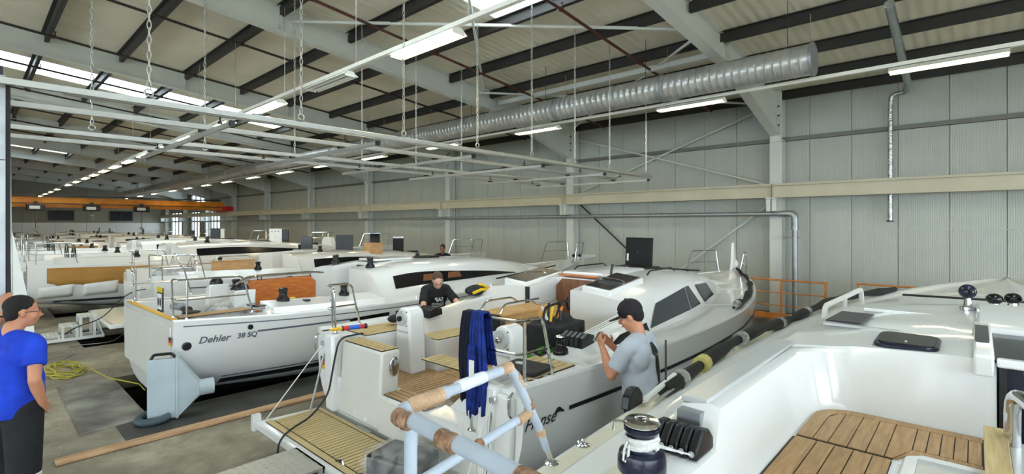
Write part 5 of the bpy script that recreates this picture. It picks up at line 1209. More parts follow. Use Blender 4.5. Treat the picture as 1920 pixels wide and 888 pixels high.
for i, (x, y, z, w, h, m, lb) in enumerate((
        (-13.6, 7.5, 1.60, .5, .5, 'black', 'black hatch board standing on the boat behind the racing boat'),
        (-13.2, 8.2, 1.52, .4, .34, 'plywood', 'small open wooden crate on the boat behind the racing boat'),
        (-14.3, 6.7, 1.66, .34, .4, 'black_gloss', 'narrow black panel upright on the coachroof'),
        (-18.2, 7.4, 1.66, .45, .6, 'paper', 'white perforated board upright on the far coachroof'),
        (-18.9, 8.0, 1.62, .34, .6, 'black', 'narrow black board upright beside the white perforated board'),
        (-19.0, 9.8, 1.36, .7, .55, 'paper', 'white rounded seat moulding on a far foredeck'),
        (-23.2, 7.0, 1.66, .4, .6, 'black', 'black board upright on the third boat from the racing boat'),
        (-27.9, 8.6, 1.5, .5, .7, 'paper', 'pair of white boards leaning upright far back'),
        (-13.5, 9.3, 1.34, .34, .62, 'black_soft', 'tall black cushion upright with a foil top'))):
    if 'crate' in lb:
        t = thing('wooden_crate', lb, 'crate', (x, y, z))
        for q in (-1, 1): MB().box(-w/2, w/2, q*.2-.01, q*.2+.01, 0, h).build('side_board', m, t, smooth=0); MB().box(q*w/2-.01, q*w/2+.01, -.2, .2, 0, h).build('end_board', m, t, smooth=0)
        MB().box(-w/2, w/2, -.2, .2, 0, .02).build('bottom', m, t, smooth=0)
    elif 'moulding' in lb:
        o = MB().prism([(-w/2, 0), (w/2, 0), (w/2, h*.6), (w*.35, h), (-w*.3, h), (-w/2, h*.8)], -.12, .12, 'Y').build('seat_moulding', m, bevel=.04, loc=(x, y, z)); tag(o, lb, 'moulding')
    else:
        t = thing('loose_panel', lb, 'panel', (x, y, z), .7, group='loose panels on the decks')
        MB().box(-w/2, w/2, -.02, .02, 0, h).build('board', m, t, bevel=.008)
        MB().lathe([(.012, -.03), (.012, -.02)], (0, 0, h*.55), 10, 'Y').build('lock', 'steel_dark', t)
        if 'foil' in lb: MB().box(-w/2-.01, w/2+.01, -.03, .03, h, h+.08).build('foil_top', 'foil', t, bevel=.02)
        if 'perforated' in lb:
            for a in range(3): MB().lathe([(.02, -.024), (.02, -.02)], (-.12+.12*a, 0, h*.85), 8, 'Y').build('hole', 'black', t)
# ================================================================ people
from mathutils.bvhtree import BVHTree
def cap(mb, p0, r0, p1, r1, n=14, flat=None):
    p0, p1 = Vector(p0), Vector(p1); d = (p1-p0).normalized(); pts = []; rr = []
    for k in range(4): a = PI/2*(1-k/4)*.98; pts.append(p0-d*r0*math.sin(a)); rr.append(max(r0*math.cos(a), .001))
    pts += [p0, p1]; rr += [r0, r1]
    for k in range(1, 5): a = PI/2*k/4*.98; pts.append(p1+d*r1*math.sin(a)); rr.append(max(r1*math.cos(a), .001))
    mb.tube(pts, rr, n)
def frus(mb, p0, r0, p1, r1, n=16): mb.tube([p0, p1], [r0, r1], n)
def fuse(mb, name, m, parent, vox=.01, smooth=6, factor=.5):
    """melt the collected volumes into one continuous surface"""
    o = mb.build(name, m, None, smooth=0)
    r = o.modifiers.new('r', 'REMESH'); r.mode = 'VOXEL'; r.voxel_size = vox; r.use_smooth_shade = True
    s_ = o.modifiers.new('s', 'SMOOTH'); s_.iterations = smooth; s_.factor = factor
    dg = bpy.context.evaluated_depsgraph_get(); me = bpy.data.meshes.new_from_object(o.evaluated_get(dg)); old = o.data
    bpy.data.objects.remove(o); bpy.data.meshes.remove(old)
    me.name = name; me.materials.clear(); me.materials.append(M[m] if isinstance(m, str) else m); me.shade_smooth()
    o = bpy.data.objects.new(name, me); COL.objects.link(o); o.parent = parent
    return o
def hand(mb, w, d, nrm, thumb, curl=.5, s_=1.):
    """palm from the wrist w along d, fingers bending towards nrm, thumb on the side 'thumb'"""
    w, d, nrm, th = Vector(w), Vector(d).normalized(), Vector(nrm).normalized(), Vector(thumb).normalized()
    for q in (-.022, 0, .022): cap(mb, w+th*q*.6*s_, .017*s_, w+d*.085*s_+th*q*s_, .0145*s_, 8)
    for k, (q, ln) in enumerate(((.030, .072), (.010, .080), (-.010, .075), (-.030, .060))):
        p = w+d*.09*s_+th*q*s_; dd = d; a = 0
        for j, f in enumerate((.45, .32, .23)):
            a += curl*(.5, .75, .55)[j]
            dd = d*math.cos(a)+nrm*math.sin(a); e = p+dd*ln*f*s_
            cap(mb, p, (.0098, .009, .0082)[j]*s_, e, (.009, .0082, .0072)[j]*s_, 8); p = e
    p = w+d*.025*s_+th*.026*s_; dd = (d*.6+th*.75+nrm*.25).normalized(); e = p+dd*.042*s_; cap(mb, p, .0135*s_, e, .011*s_, 8)
    dd = (d*.9+th*.25+nrm*.45*curl).normalized(); cap(mb, e, .0105*s_, e+dd*.034*s_, .0085*s_, 8)

class Person:
    def __init__(s, label, loc, heading, skin, lean=0., twist=0., scale=1.):
        s.root = thing('person', label, 'person', loc, heading); s.root.scale = (scale,)*3
        s.skin = skin; s.lean = lean; s.b = MB(); s.rot = Matrix.Rotation(-lean, 3, 'X'); s.hip = Vector((0, 0, .93))
    def T(s, p): return s.hip + s.rot @ (Vector(p)-s.hip)
    def torso(s, mb, g=0., hem=.90, top=1.47):
        R = s.rot
        mb.ell(s.T((0, .01, 1.30)), (.175+g, .115+g, .19+g*.5), 18, 12, R); mb.ell(s.T((0, .0, 1.12)), (.15+g*1.3+s.belly*.5, .108+g*1.3+s.belly, .2), 18, 12, R)
        for q in (-1, 1):
            cap(mb, s.T((q*.05, -.01, 1.45)), .06+g, s.T((q*.165, 0, 1.425)), .062+g*.8)
            mb.ell(s.T((q*.1, -.05, 1.34)), (.09+g, .06+g, .12), 12, 8, R)
    def build(s, arms, legs, head, shirt, trousers, voxel=.0085, belly=0., sleeve=.62, hairm='hair', hair=True, shoes='black', gloves=None, hem=.88, baggy=0.):
        s.belly = belly; b = s.b
        # ---- body
        s.torso(b, 0)
        b.ell(s.T((0, -.01, .95)), (.155, .115, .12), 16, 10)
        cap(b, s.T((0, -.01, 1.44)), .062, s.T((0, .012, 1.54)), .056)
        hp, hy, hpitch, hroll = head   # neck-relative position, yaw, pitch
        HC = s.T((hp[0], hp[1], hp[2])); HR = Matrix.Rotation(hy, 3, 'Z') @ Matrix.Rotation(-hpitch, 3, 'X') @ Matrix.Rotation(hroll, 3, 'Y')
        H = lambda p: HC + HR @ Vector(p)
        cap(b, s.T((0, -.01, 1.46)), .06, H((0, -.02, -.07)), .054)
        b.ell(H((0, -.012, .035)), (.076, .096, .088), 18, 12, HR); b.ell(H((0, .018, -.03)), (.066, .078, .085), 16, 10, HR)
        b.ell(H((0, .04, -.085)), (.042, .045, .034), 12, 8, HR)
        b.ell(H((0, .082, .012)), (.05, .018, .012), 10, 6, HR)
        cap(b, H((0, .092, .012)), .009, H((0, .112, -.028)), .014, 8); b.ell(H((0, .1, -.034)), (.019, .014, .01), 8, 6, HR)
        b.ell(H((0, .088, -.062)), (.026, .012, .008), 8, 6, HR)
        for q in (-1, 1):
            b.ell(H((q*.077, -.012, -.006)), (.012, .02, .033), 8, 8, HR); b.ell(H((q*.045, .062, -.03)), (.024, .02, .022), 8, 6, HR)
        s.H, s.HR = H, HR
        for a in arms:
            S_, E, W = Vector(s.T(a['sh'])), Vector(a['el']), Vector(a['wr'])
            cap(b, S_, .052, S_.lerp(E, .55), .047); cap(b, S_.lerp(E, .5), .047, E, .039); cap(b, E, .041, E.lerp(W, .35), .042); cap(b, E.lerp(W, .35), .042, W, .027)
            hand(b, W, a['d'], a['n'], a['t'], a.get('curl', .5))
        for l in legs:
            hp_, kn, an = [Vector(q) for q in l]
            cap(b, hp_, .09, kn, .06); cap(b, kn, .062, kn.lerp(an, .35), .058); cap(b, kn.lerp(an, .35), .058, an, .04)
            cap(b, an+Vector((0, -.03, -.04)), .04, an+Vector((0, .14, -.055)), .03)
        body = fuse(b, 'body', s.skin, s.root, voxel, 4, .4)
        # ---- shirt
        if shirt:
            m = MB(); s.torso(m, .02)
            m.tube([s.T((0, 0, hem)), s.T((0, 0, 1.0)), s.T((0, 0, 1.2)), s.T((0, 0, 1.34))], [.15+belly*.6, .155+belly*.8, .155+belly*.5, .15], 20)
            for v_i in range(0): pass
            for a in arms:
                S_, E = Vector(s.T(a['sh'])), Vector(a['el']); cap(m, S_, .064, S_.lerp(E, .15), .066); frus(m, S_, .068, S_.lerp(E, sleeve), .072 if sleeve < .8 else .055)
            s.shirt = fuse(m, 'shirt', shirt, s.root, .011, 5, .5)
            # flatten the waist front to back
        # ---- trousers and shoes
        m = MB(); m.ell(s.T((0, -.01, .93)), (.178, .14, .13), 18, 10)
        for l in legs:
            hp_, kn, an = [Vector(q) for q in l]
            g_ = baggy; cap(m, hp_, .105+g_, kn, .083+g_); cap(m, kn, .085+g_, kn.lerp(an, .4), .08+g_); frus(m, kn.lerp(an, .3), .08+g_, an+Vector((0, 0, .0)), .075+g_)
        s.trousers = fuse(m, 'trousers', trousers, s.root, .013, 5, .5)
        for l in legs:
            an = Vector(l[2]); m = MB(); cap(m, an+Vector((0, -.045, -.045)), .047, an+Vector((0, .15, -.058)), .037); cap(m, an+Vector((0, -.02, .02)), .05, an+Vector((0, -.02, -.03)), .05)
            fuse(m, 'shoe', shoes, s.root, .01, 3, .4)
        # ---- face details
        for q in (-1, 1):
            MB().ell(H((q*.031, .0855, .0)), (.0125, .006, .007), 8, 6, HR).build('eye', 'eye_white', s.root); MB().ell(H((q*.031, .0905, .0)), (.005, .003, .0055), 8, 6, HR).build('iris', 'black', s.root)
            MB().tube([H((q*.014, .098, .018)), H((q*.032, .098, .023)), H((q*.05, .086, .018))], .0045, 6).build('eyebrow', hairm, s.root)
        MB().ell(H((0, .1005, -.0625)), (.022, .005, .0045), 8, 6, HR).build('mouth', 'lip', s.root)
        if hair:
            m = MB(); m.ell(H((0, -.024, .05)), (.083, .098, .085), 18, 12, HR); m.ell(H((0, -.06, .0)), (.072, .055, .07), 14, 10, HR)
            hr = fuse(m, 'hair', hairm, s.root, .008, 3, .5)
        return body
    def decal(s, me_o, pts, origin_dir, name, m, off=.004):
        """flat print laid on the shirt: pts are polygons of local points cast along origin_dir"""
        dg = bpy.context.evaluated_depsgraph_get(); tree = BVHTree.FromPolygons([v.co[:] for v in me_o.data.vertices], [p.vertices[:] for p in me_o.data.polygons])
        d = Vector(origin_dir).normalized(); vs = []
        for p in pts.vertices:
            hit = tree.ray_cast(Vector(p.co)-d*1.0, d)
            q = hit[0] if hit[0] is not None else Vector(p.co); p.co = q-d*off
        pts.name = name; pts.materials.clear(); pts.materials.append(M[m]); o = bpy.data.objects.new(name, pts); COL.objects.link(o); o.parent = s.root; return o
def text_mesh(body, size, origin, ux, uy, bold=.01, shear=0):
    cu = bpy.data.curves.new('print', 'FONT'); cu.body = body; cu.size = size; cu.offset = bold*size; cu.shear = shear; cu.align_x = 'CENTER'; cu.resolution_u = 3
    o = bpy.data.objects.new('print_tmp', cu); COL.objects.link(o); dg = bpy.context.evaluated_depsgraph_get(); me = bpy.data.meshes.new_from_object(o.evaluated_get(dg)); bpy.data.objects.remove(o)
    bm = bmesh.new(); bm.from_mesh(me); bmesh.ops.subdivide_edges(bm, edges=[e for e in bm.edges if e.calc_length() > .03], cuts=2); bmesh.ops.triangulate(bm, faces=bm.faces); bm.to_mesh(me); bm.free()
    O, U, V_ = Vector(origin), Vector(ux), Vector(uy)
    for v in me.vertices: v.co = O+U*v.co.x+V_*v.co.y
    return me
def grid_mesh(fn, nu, nv):
    m = bpy.data.meshes.new('print'); v = [fn(i/nu, j/nv) for i in range(nu+1) for j in range(nv+1)]
    f = [(i*(nv+1)+j, i*(nv+1)+j+1, (i+1)*(nv+1)+j+1, (i+1)*(nv+1)+j) for i in range(nu) for j in range(nv)]; m.from_pydata(v, [], f); return m
def glasses(p, m='black'):
    H = p.H; fr = []
    for q in (-1, 1):
        c = Vector((q*.033, .108, -.002)); MB().tube([H(c+Vector((.023*math.cos(2*PI*j/14), 0, .016*math.sin(2*PI*j/14)))) for j in range(14)], .0022, 5, closed=True).build('glasses_rim', m, p.root)
        MB().tube([H((q*.056, .106, .004)), H((q*.078, .03, .006)), H((q*.08, -.02, .004)), H((q*.078, -.03, -.012))], .0026, 5).build('glasses_temple', m, p.root)
    MB().tube([H((-.01, .11, .003)), H((.01, .11, .003))], .0022, 5).build('glasses_bridge', m, p.root)

STAND = [((-.095, 0, .92), (-.11, .03, .50), (-.12, -.01, .10)), ((.095, 0, .92), (.11, .02, .50), (.12, -.02, .10))]
# man in blue shirt at the left edge, hand on the door post
p1 = Person('man in a royal blue T-shirt and black trousers holding the steel post', (-5.62, .235, 0), .70, 'skin_tan', scale=1.03)
p1.build([dict(sh=(.20, 0, 1.42), el=(.285, -.09, 1.17), wr=(.225, .03, .955), d=(-.3, .7, -.55), n=(-.9, -.3, -.1), t=(-.2, .5, .8), curl=.3),
          dict(sh=(-.20, 0, 1.43), el=(-.38, .10, 1.39), wr=(-.31, .245, 1.61), d=(-.05, .1, 1), n=(-.75, .65, 0), t=(.6, .75, .1), curl=.5)],
         [((-.1, 0, .92), (-.12, .08, .50), (-.13, .0, .10)), ((.1, 0, .92), (.13, -.02, .50), (.14, -.06, .10))],
         ((.03, .065, 1.65), -.6, .05, 0), 'shirt_blue', 'trouser_black', belly=.06, baggy=.022)
glasses(p1)
p1.decal(p1.shirt, text_mesh('=====', .05, (-.13, -.3, 1.27), (1, 0, 0), (0, 0, 1)) if False else grid_mesh(lambda u, v: (-.18+.1*u, -.3, 1.285+.008*v), 8, 2), (0, 1, 0), 'shirt_print', 'print_white')
p1.decal(p1.shirt, grid_mesh(lambda u, v: (-.165+.05*u, -.3, 1.30+.045*v*(1-u)), 6, 4), (0, 1, 0), 'shirt_print', 'print_white')
for z in (.48,):
    pass
MB().lathe([(.1, .0), (.108, .002), (.108, .035), (.1, .037)], (.135, -.035, .40), 18).build('reflective_band', 'print_white', p1.root)
MB().tube([(-.315+.034*math.cos(2*PI*j/12), .235+.034*math.sin(2*PI*j/12), 1.585) for j in range(12)], .009, 6, closed=True).build('wrist_watch', 'black', p1.root)

# man in grey T-shirt and cap between the boats, looking at what he holds
p2 = Person('man in a grey T-shirt and dark cap standing between two boats', (-2.02, 3.76, 0), PI/2+.12, 'skin_tan', .05, scale=1.0)
p2.build([dict(sh=(-.20, .02, 1.42), el=(-.235, .16, 1.19), wr=(-.10, .30, 1.36), d=(.35, .5, .75), n=(.8, -.2, -.3), t=(-.2, -.6, .7), curl=.8),
          dict(sh=(.20, .02, 1.42), el=(.235, .15, 1.19), wr=(.10, .31, 1.34), d=(-.35, .5, .7), n=(-.8, -.2, -.3), t=(.2, -.6, .7), curl=.8)],
         STAND, ((0, .06, 1.645), .1, .38, 0), 'shirt_grey', 'trouser_black', sleeve=.74, hem=.86)
H2 = p2.H
m = MB(); m.ell(H2((0, -.012, .052)), (.092, .108, .092), 20, 12, p2.HR); cpo = fuse(m, 'cap_crown', 'cap_dark', p2.root, .008, 4, .5)
bm_ = MB(); v = []
for i in range(9):
    a = -1.15+2.3*i/8
    for r, dz in ((.1, .0), (.155+.035*math.cos(a), -.012)):
        v.append(H2((r*math.sin(a)*.82, .0+r*math.cos(a)*1.0, .028+dz)))
bm_.add(v, [(2*i, 2*i+1, 2*i+3, 2*i+2) for i in range(8)]); bo = bm_.build('cap_brim', 'cap_dark', p2.root); q = bo.modifiers.new('t', 'SOLIDIFY'); q.thickness = .007
MB().ell(H2((-.05, .082, .07)), (.012, .01, .008), 8, 6, p2.HR).build('cap_badge', 'print_white', p2.root)
MB().ell(H2((0, -.01, .145)), (.012, .012, .006), 8, 6).build('cap_button', 'cap_dark', p2.root)
ph = MB().box(-.035, .035, -.006, .006, -.05, .05).build('held_tool', 'alu', None, bevel=.004); ph.location = (-2.02-.40, 3.76-.03, 1.43); ph.rotation_euler = (.5, .2, 1.5)
ph.name = 'hand_tool'; tag(ph, 'small silver tool in the hands of the capped man', 'tool')
p2.decal(p2.shirt, grid_mesh(lambda u, v: (.03+(.022+.045*math.sin(PI*min(1, max(.06, v))))*(2*u-1), -.4, 1.10+.34*v), 8, 24), (0, 1, 0), 'shirt_print', 'black')
p2.decal(p2.shirt, text_mesh('arla', .11, (.03, -.4, 1.27), (0, 0, -1), (1, 0, 0), .02), (0, 1, 0), 'shirt_print', 'print_white', .007)

# man in black T-shirt bending over the far side of the middle boat
p3 = Person('man in a black printed T-shirt and glasses bending over the boat edge', (-6.33, 5.0, 0), -PI/2-.35, 'skin_pale', .36)
p3.build([dict(sh=(-.19, .03, 1.40), el=(-.27, .50, 1.17), wr=(-.10, .66, 1.17), d=(.6, .6, -.25), n=(.2, .1, -1), t=(.5, -.6, .1), curl=.6),
          dict(sh=(.19, .03, 1.40), el=(.30, .48, 1.15), wr=(.12, .64, 1.15), d=(-.5, .7, -.25), n=(-.2, .1, -1), t=(-.5, -.5, .1), curl=.6)],
         STAND, ((.02, .08, 1.62), -.15, .55, .1), 'shirt_black', 'trouser_grey', belly=.03, hairm='hair_stubble')
glasses(p3, 'steel_dark')
for a_, w_ in (((-.10, .66, 1.17), (.6, .6, -.25)), ((.12, .64, 1.15), (-.5, .7, -.25))):
    m = MB(); hand(m, a_, w_, (.1, .1, -1), (.5 if w_[0] > 0 else -.5, -.55, .1), .6, 1.18); cap(m, Vector(a_)-Vector(w_)*.05, .04, a_, .036); fuse(m, 'glove', 'glove', p3.root, .009, 2, .4)
up3 = p3.rot @ Vector((0, 0, 1)); fw3 = p3.rot @ Vector((0, 1, 0))
p3.decal(p3.shirt, text_mesh('SAP', .085, p3.T((-.02, .4, 1.30)), (1, 0, 0), up3, .03), -fw3, 'shirt_print', 'print_white')
for k in range(3): p3.decal(p3.shirt, grid_mesh(lambda u, v: p3.T((-.11+.05*k+.2*u-.05*k, .4, 1.265-.022*k+.009*v)), 6, 1), -fw3, 'shirt_print', 'print_white')
# distant man
p4 = Person('man in a dark T-shirt far back near a bow rail', (-12.28, 10.1, 0), PI+.9, 'skin_brown')
p4.build([dict(sh=(-.20, 0, 1.42), el=(-.26, .05, 1.14), wr=(-.16, .28, 1.06), d=(.2, .9, -.1), n=(.3, .1, -1), t=(.8, .2, .2)), dict(sh=(.20, 0, 1.42), el=(.26, .05, 1.14), wr=(.16, .28, 1.06), d=(-.2, .9, -.1), n=(-.3, .1, -1), t=(-.8, .2, .2))],
         STAND, ((0, .03, 1.655), -.3, .15, 0), 'shirt_black', 'trouser_black', voxel=.012)
# ================================================================ loose things
# galvanised post at the left edge with rubber seal, white leaf behind
gp = thing('door_post', 'galvanised steel door post at the left picture edge', 'post', (-6.12, .17, 0))
MB().box(-.06, .0, -.25, .055, 0, 3.68).build('channel', 'galv', gp, smooth=0); MB().box(-.08, .01, .055, .085, 0, 3.66).build('rubber_seal', 'rubber', gp, smooth=0)
MB().box(-.03, .02, -.02, .04, 3.68, 3.75).build('top_guide', 'black', gp, smooth=0); MB().tube([(-.02, .075, 3.6), (-.02, .085, 2.6), (-.02, .1, 1.2)], .008, 6).build('seal_wire', 'alu', gp)
MB().box(-.005, .004, -.25, .05, 2.95, 2.96).build('seam', 'steel_dark', gp, smooth=0)
tag(MB().add([(-8.6, .30, .0), (-8.6, .62, .0), (-8.6, .56, 1.2), (-8.6, .36, 2.4), (-8.57, .30, .0), (-8.57, .62, .0), (-8.57, .56, 1.2), (-8.57, .36, 2.4)],
             [(0,3,2,1),(4,5,6,7),(0,1,5,4),(1,2,6,5),(2,3,7,6),(3,0,4,7)]).build('white_sheet', 'paper', smooth=0), 'white plastic sheet standing just behind the steel post', 'sheet')
# floor plate, plank
tag(MB().prism([(-7.48, .87), (-7.56, 1.52), (-10.6, 1.54), (-9.98, .9)], 0, .014, 'Z').build('floor_plate', 'floor_plate', smooth=0), 'dusty dark steel plate on the floor left of the pit', 'plate')
tag(MB().box(-6.84, -6.70, .6, 3.9, 0.006, .036).build('wooden_plank', 'plank_wood', smooth=0, bevel=.003, seg=1), 'long pale wooden plank lying on the floor', 'plank')
for i, (p0, p1) in enumerate((((-7.9, 2.3), (-6.95, 12)),)):
    pass
# extraction hood with hose
eh = thing('extraction_hood', 'pale blue sheet metal extraction hood with black handle at the stern', 'extractor', (-7.34, 1.47, 0), math.atan2(.40, .16)-0)
MB().box(0, .29, 0, .07, .03, .76).build('front_box', 'hood_blue', eh, bevel=.008)
MB().add([(.29, -.01, .02), (.29, .12, .02), (.29, .12, .78), (.29, -.01, .78), (.32, -.01, .02), (.32, .12, .02), (.32, .12, .78), (.32, -.01, .78)], [(0,3,2,1),(4,5,6,7),(0,1,5,4),(1,2,6,5),(2,3,7,6),(3,0,4,7)]).build('flange', 'hood_blue', eh, bevel=.006)
ring0 = [(.46, .0, .04), (.46, .12, .04), (.46, .12, .74), (.46, .0, .74)]
def sq(t): # frustum from the flange to a round spigot
    out = []
    for k in range(16):
        a = 2*PI*k/16; c = Vector((.54, .10, .34)) + Vector((0, .1*math.cos(a), .1*math.sin(a)))
        m_ = max(abs(math.cos(a)), abs(math.sin(a))); b = Vector((.32, .06+.06*math.cos(a)/m_, .39+.35*math.sin(a)/m_)); out.append(b.lerp(c, t))
    return out
MB().loft([sq(0), sq(.33), sq(.66), sq(1)], True, True).build('funnel', 'hood_blue', eh)
MB().tube([(.52, .10, .34), (.68, .14, .34)], .1, 16).build('spigot', 'hood_blue', eh)
MB().tube(rounded([(.03, .04, .76), (.06, .04, .815), (.25, .04, .815), (.28, .04, .76)], .03), .018, 8).build('handle', 'black', eh)
MB().tube(rounded([(.24, -.05, .08), (.14, -.1, .05), (.0, -.12, .05), (-.1, -.02, .05), (-.08, .2, .05), (.1, .4, .05)], .12, 5), .042, 10).build('hose', 'hose_grey', eh)
# cable coil and floor cables
def wob(pts, r, name, label, m, cat='cable', group=None):
    return tag(MB().tube(pts, r, 6).build(name, m), label, cat, group)
cp = []
for j in range(150):
    a = j*2*PI/24; rr_ = .30+.09*math.sin(j*.31)+.04*math.sin(j*1.7); cp.append((-10.95+rr_*1.5*math.cos(a), 1.08+rr_*.62*math.sin(a), .012+.0004*j))
wob(cp + [(-9.9, 1.5, .02), (-9.2, 1.75, .02), (-8.8, 1.74, .02)], .009, 'cable_coil', 'loose coil of yellow green cable on the floor', 'cable_yellow')
wob(rounded([(-11.4, .9, .01), (-12.4, 1.4, .01), (-13.2, 1.3, .01), (-12.9, 2.0, .01), (-14.2, 2.5, .01)], .4, 6), .008, 'floor_cable', 'thin pale cable winding past the step stool', 'alu')
wob(rounded([(-14.9, .9, .012), (-14.5, 1.5, .012), (-14.8, 2.0, .012), (-14.4, 2.6, .012), (-14.9, 3.4, .012)], .3, 6), .014, 'floor_cable', 'thick black cable on the floor behind the step stool', 'cable_black')
wob(rounded([(-13.3, 2.9, 1.0), (-13.0, 2.3, 1.02), (-13.4, 1.9, .43), (-13.6, 1.5, .30), (-13.9, 1.25, .02), (-14.3, 1.3, .012)], .3, 6), .011, 'floor_cable', 'black cable hanging down from the boat stern by the stool', 'cable_black')
# step stool
ss = thing('step_stool', 'white three-step aluminium stool on the hall floor', 'step stool', (-13.85, 1.0, 0))
for i, (y0, z) in enumerate(((.02, .17), (.30, .34), (.58, .51))):
    for k in range(4): MB().box(-.22, .22, y0+.065*k, y0+.065*k+.058, z-.04, z).build('tread_slat', 'white_paint', ss, smooth=0)
    for s_ in (-1, 1):
        for yy in (y0+.02, y0+.24): MB().box(s_*.22-.028, s_*.22+.028, yy-.022, yy+.022, 0.03, z-.02).build('leg', 'white_paint', ss, smooth=0)
for s_ in (-1, 1):
    MB().box(s_*.22-.03, s_*.22+.03, -.05, .98, .03, .09).build('side_rail', 'white_paint', ss, smooth=0)
    for yy in (-.03, .95): MB().lathe([(.03, 0), (.03, .035)], (s_*.22, yy, 0), 8).build('foot', 'rubber', ss)
    MB().bar((s_*.22, .83, .5), (s_*.22, .97, .05), .03, .03).build('rear_leg', 'white_paint', ss, smooth=0)
# diamond plate step in front of the swim platform
dp = thing('tread_plate_step', 'aluminium diamond plate step beside the swim platform', 'step', (-4.12, 1.66, 0))
MB().box(-.26, .26, -.42, .30, .43, .45).build('plate', 'alu', dp, smooth=0); MB().box(-.26, .26, .28, .30, .40, .45).build('edge', 'galv', dp, smooth=0)
for sx in (-.24, .24):
    for sy in (-.4, .27): MB().box(sx-.02, sx+.02, sy-.02, sy+.02, 0, .43).build('leg', 'alu', dp, smooth=0)
tm = MB()
for i in range(9):
    for j in range(12):
        x, y = -.24+.06*i, -.39+.06*j; a = PI/4 if (i+j) % 2 else -PI/4; c, s_ = math.cos(a), math.sin(a)
        pts = [(-.026, 0), (0, -.008), (.026, 0), (0, .008)]
        tm.add([(x+u*c-v*s_, y+u*s_+v*c, .45) for u, v in pts] + [(x, y, .456)], [(0,1,4),(1,2,4),(2,3,4),(3,0,4)])
tag(tm.build('tread_pattern', 'alu', dp, smooth=0), kind='stuff')
# black cable over the transom and platform
wob(rounded([(-4.95, 2.95, 1.21), (-4.97, 2.68, 1.2), (-5.0, 2.64, .95), (-5.05, 2.6, .6), (-5.02, 2.4, .43), (-4.95, 2.18, .40), (-4.85, 2.05, .395), (-4.78, 1.97, .36), (-4.78, 1.95, .1), (-4.9, 1.9, .012), (-5.2, 1.6, .012)], .1, 4), .010, 'power_cable', 'black cable hanging over the transom onto the swim platform', 'cable_black')
# cartridge gun on the quarter
cg = thing('cartridge', 'red and blue sealant cartridge lying on the stern quarter', 'cartridge', (-5.12, 2.70, 1.265), 1.35)
MB().lathe([(.026, .1), (.026, .16)], (0,0,0), 12, 'X').build('body_red', 'red', cg); MB().lathe([(.0265, .16), (.0265, .28)], (0,0,0), 12, 'X').build('body_blue', 'blue', cg); MB().lathe([(.026, .28), (.026, .33)], (0,0,0), 12, 'X').build('body_red', 'red', cg)
MB().lathe([(.03, .085), (.03, .1)], (0,0,0), 12, 'X').build('end_cap', 'black', cg); MB().lathe([(.03, .33), (.03, .36), (.02, .365)], (0,0,0), 12, 'X').build('end_cap', 'black', cg)
MB().lathe([(.006, -.05), (.018, .0), (.022, .085)], (0,0,0), 10, 'X').build('nozzle', 'gold', cg); MB().lathe([(.008, -.12), (.008, -.05)], (0,0,0), 8, 'X').build('rod', 'steel_dark', cg)
# blue work jacket over the stern rail
def drape(name, m, xc, ztop, zbot, y, wf, par, seed, amp=.022):
    """cloth hung over the rail: front and back sheets with vertical folds"""
    rn = random.Random(seed); nx, nz = 26, 22; ph = [rn.uniform(0, 6) for _ in range(4)]; v = []
    for k in range(nz+1):
        t = k/nz                                  # 0 back hem .. rail .. 1 front hem
        if t < .25: z = ztop-(ztop-zbot)*.55*(1-t/.25); yy = y+.035
        elif t < .33: a = PI*(t-.25)/.08; z = ztop+.015*math.sin(a); yy = y+.035*math.cos(a)
        else: z = ztop-(ztop-zbot)*(t-.33)/.67; yy = y-.035
        d = max(0, (ztop-z)/(ztop-zbot))
        for q in range(nx+1):
            u = q/nx*2-1; f = amp*(.25+min(1, d*1.6))*(math.sin(u*6.5+ph[0]+d*1.5)+.6*math.sin(u*12+ph[1]-d*2)+.3*math.sin(u*21+ph[2]))
            x = xc+u*wf(d)+.012*math.sin(d*5+ph[3]); zz = z
            if k == nz: zz += .035*math.sin(u*5+ph[1])+.015*math.sin(u*13)
            v.append((x, yy-(abs(f) if t > .3 else -abs(f)), zz))
    o = MB().add(v, [(k*(nx+1)+q, k*(nx+1)+q+1, (k+1)*(nx+1)+q+1, (k+1)*(nx+1)+q) for k in range(nz) for q in range(nx)]).build(name, m, par, smooth=180, recalc=False)
    so = o.modifiers.new('thick', 'SOLIDIFY'); so.thickness = .008; return o
jk = thing('work_jacket', 'blue and navy work jacket hanging over the steel stern rail', 'jacket', (-2.90, 2.75, 0))
drape('navy_half', 'cloth_navy', -.06, 1.695, 1.02, .0, lambda d: .075+.03*math.sin(d*3), jk, 3)
drape('blue_half', 'cloth_blue', .055, 1.705, .97, -.01, lambda d: .06+.03*math.sin(d*2.6), jk, 8)
drape('sleeve', 'cloth_blue', .02, 1.45, .93, -.05, lambda d: .035+.012*math.sin(d*4), jk, 5, .012); MB().box(.03, .08, -.13, -.12, 1.2, 1.36).build('label_tag', 'paper', jk, smooth=0)
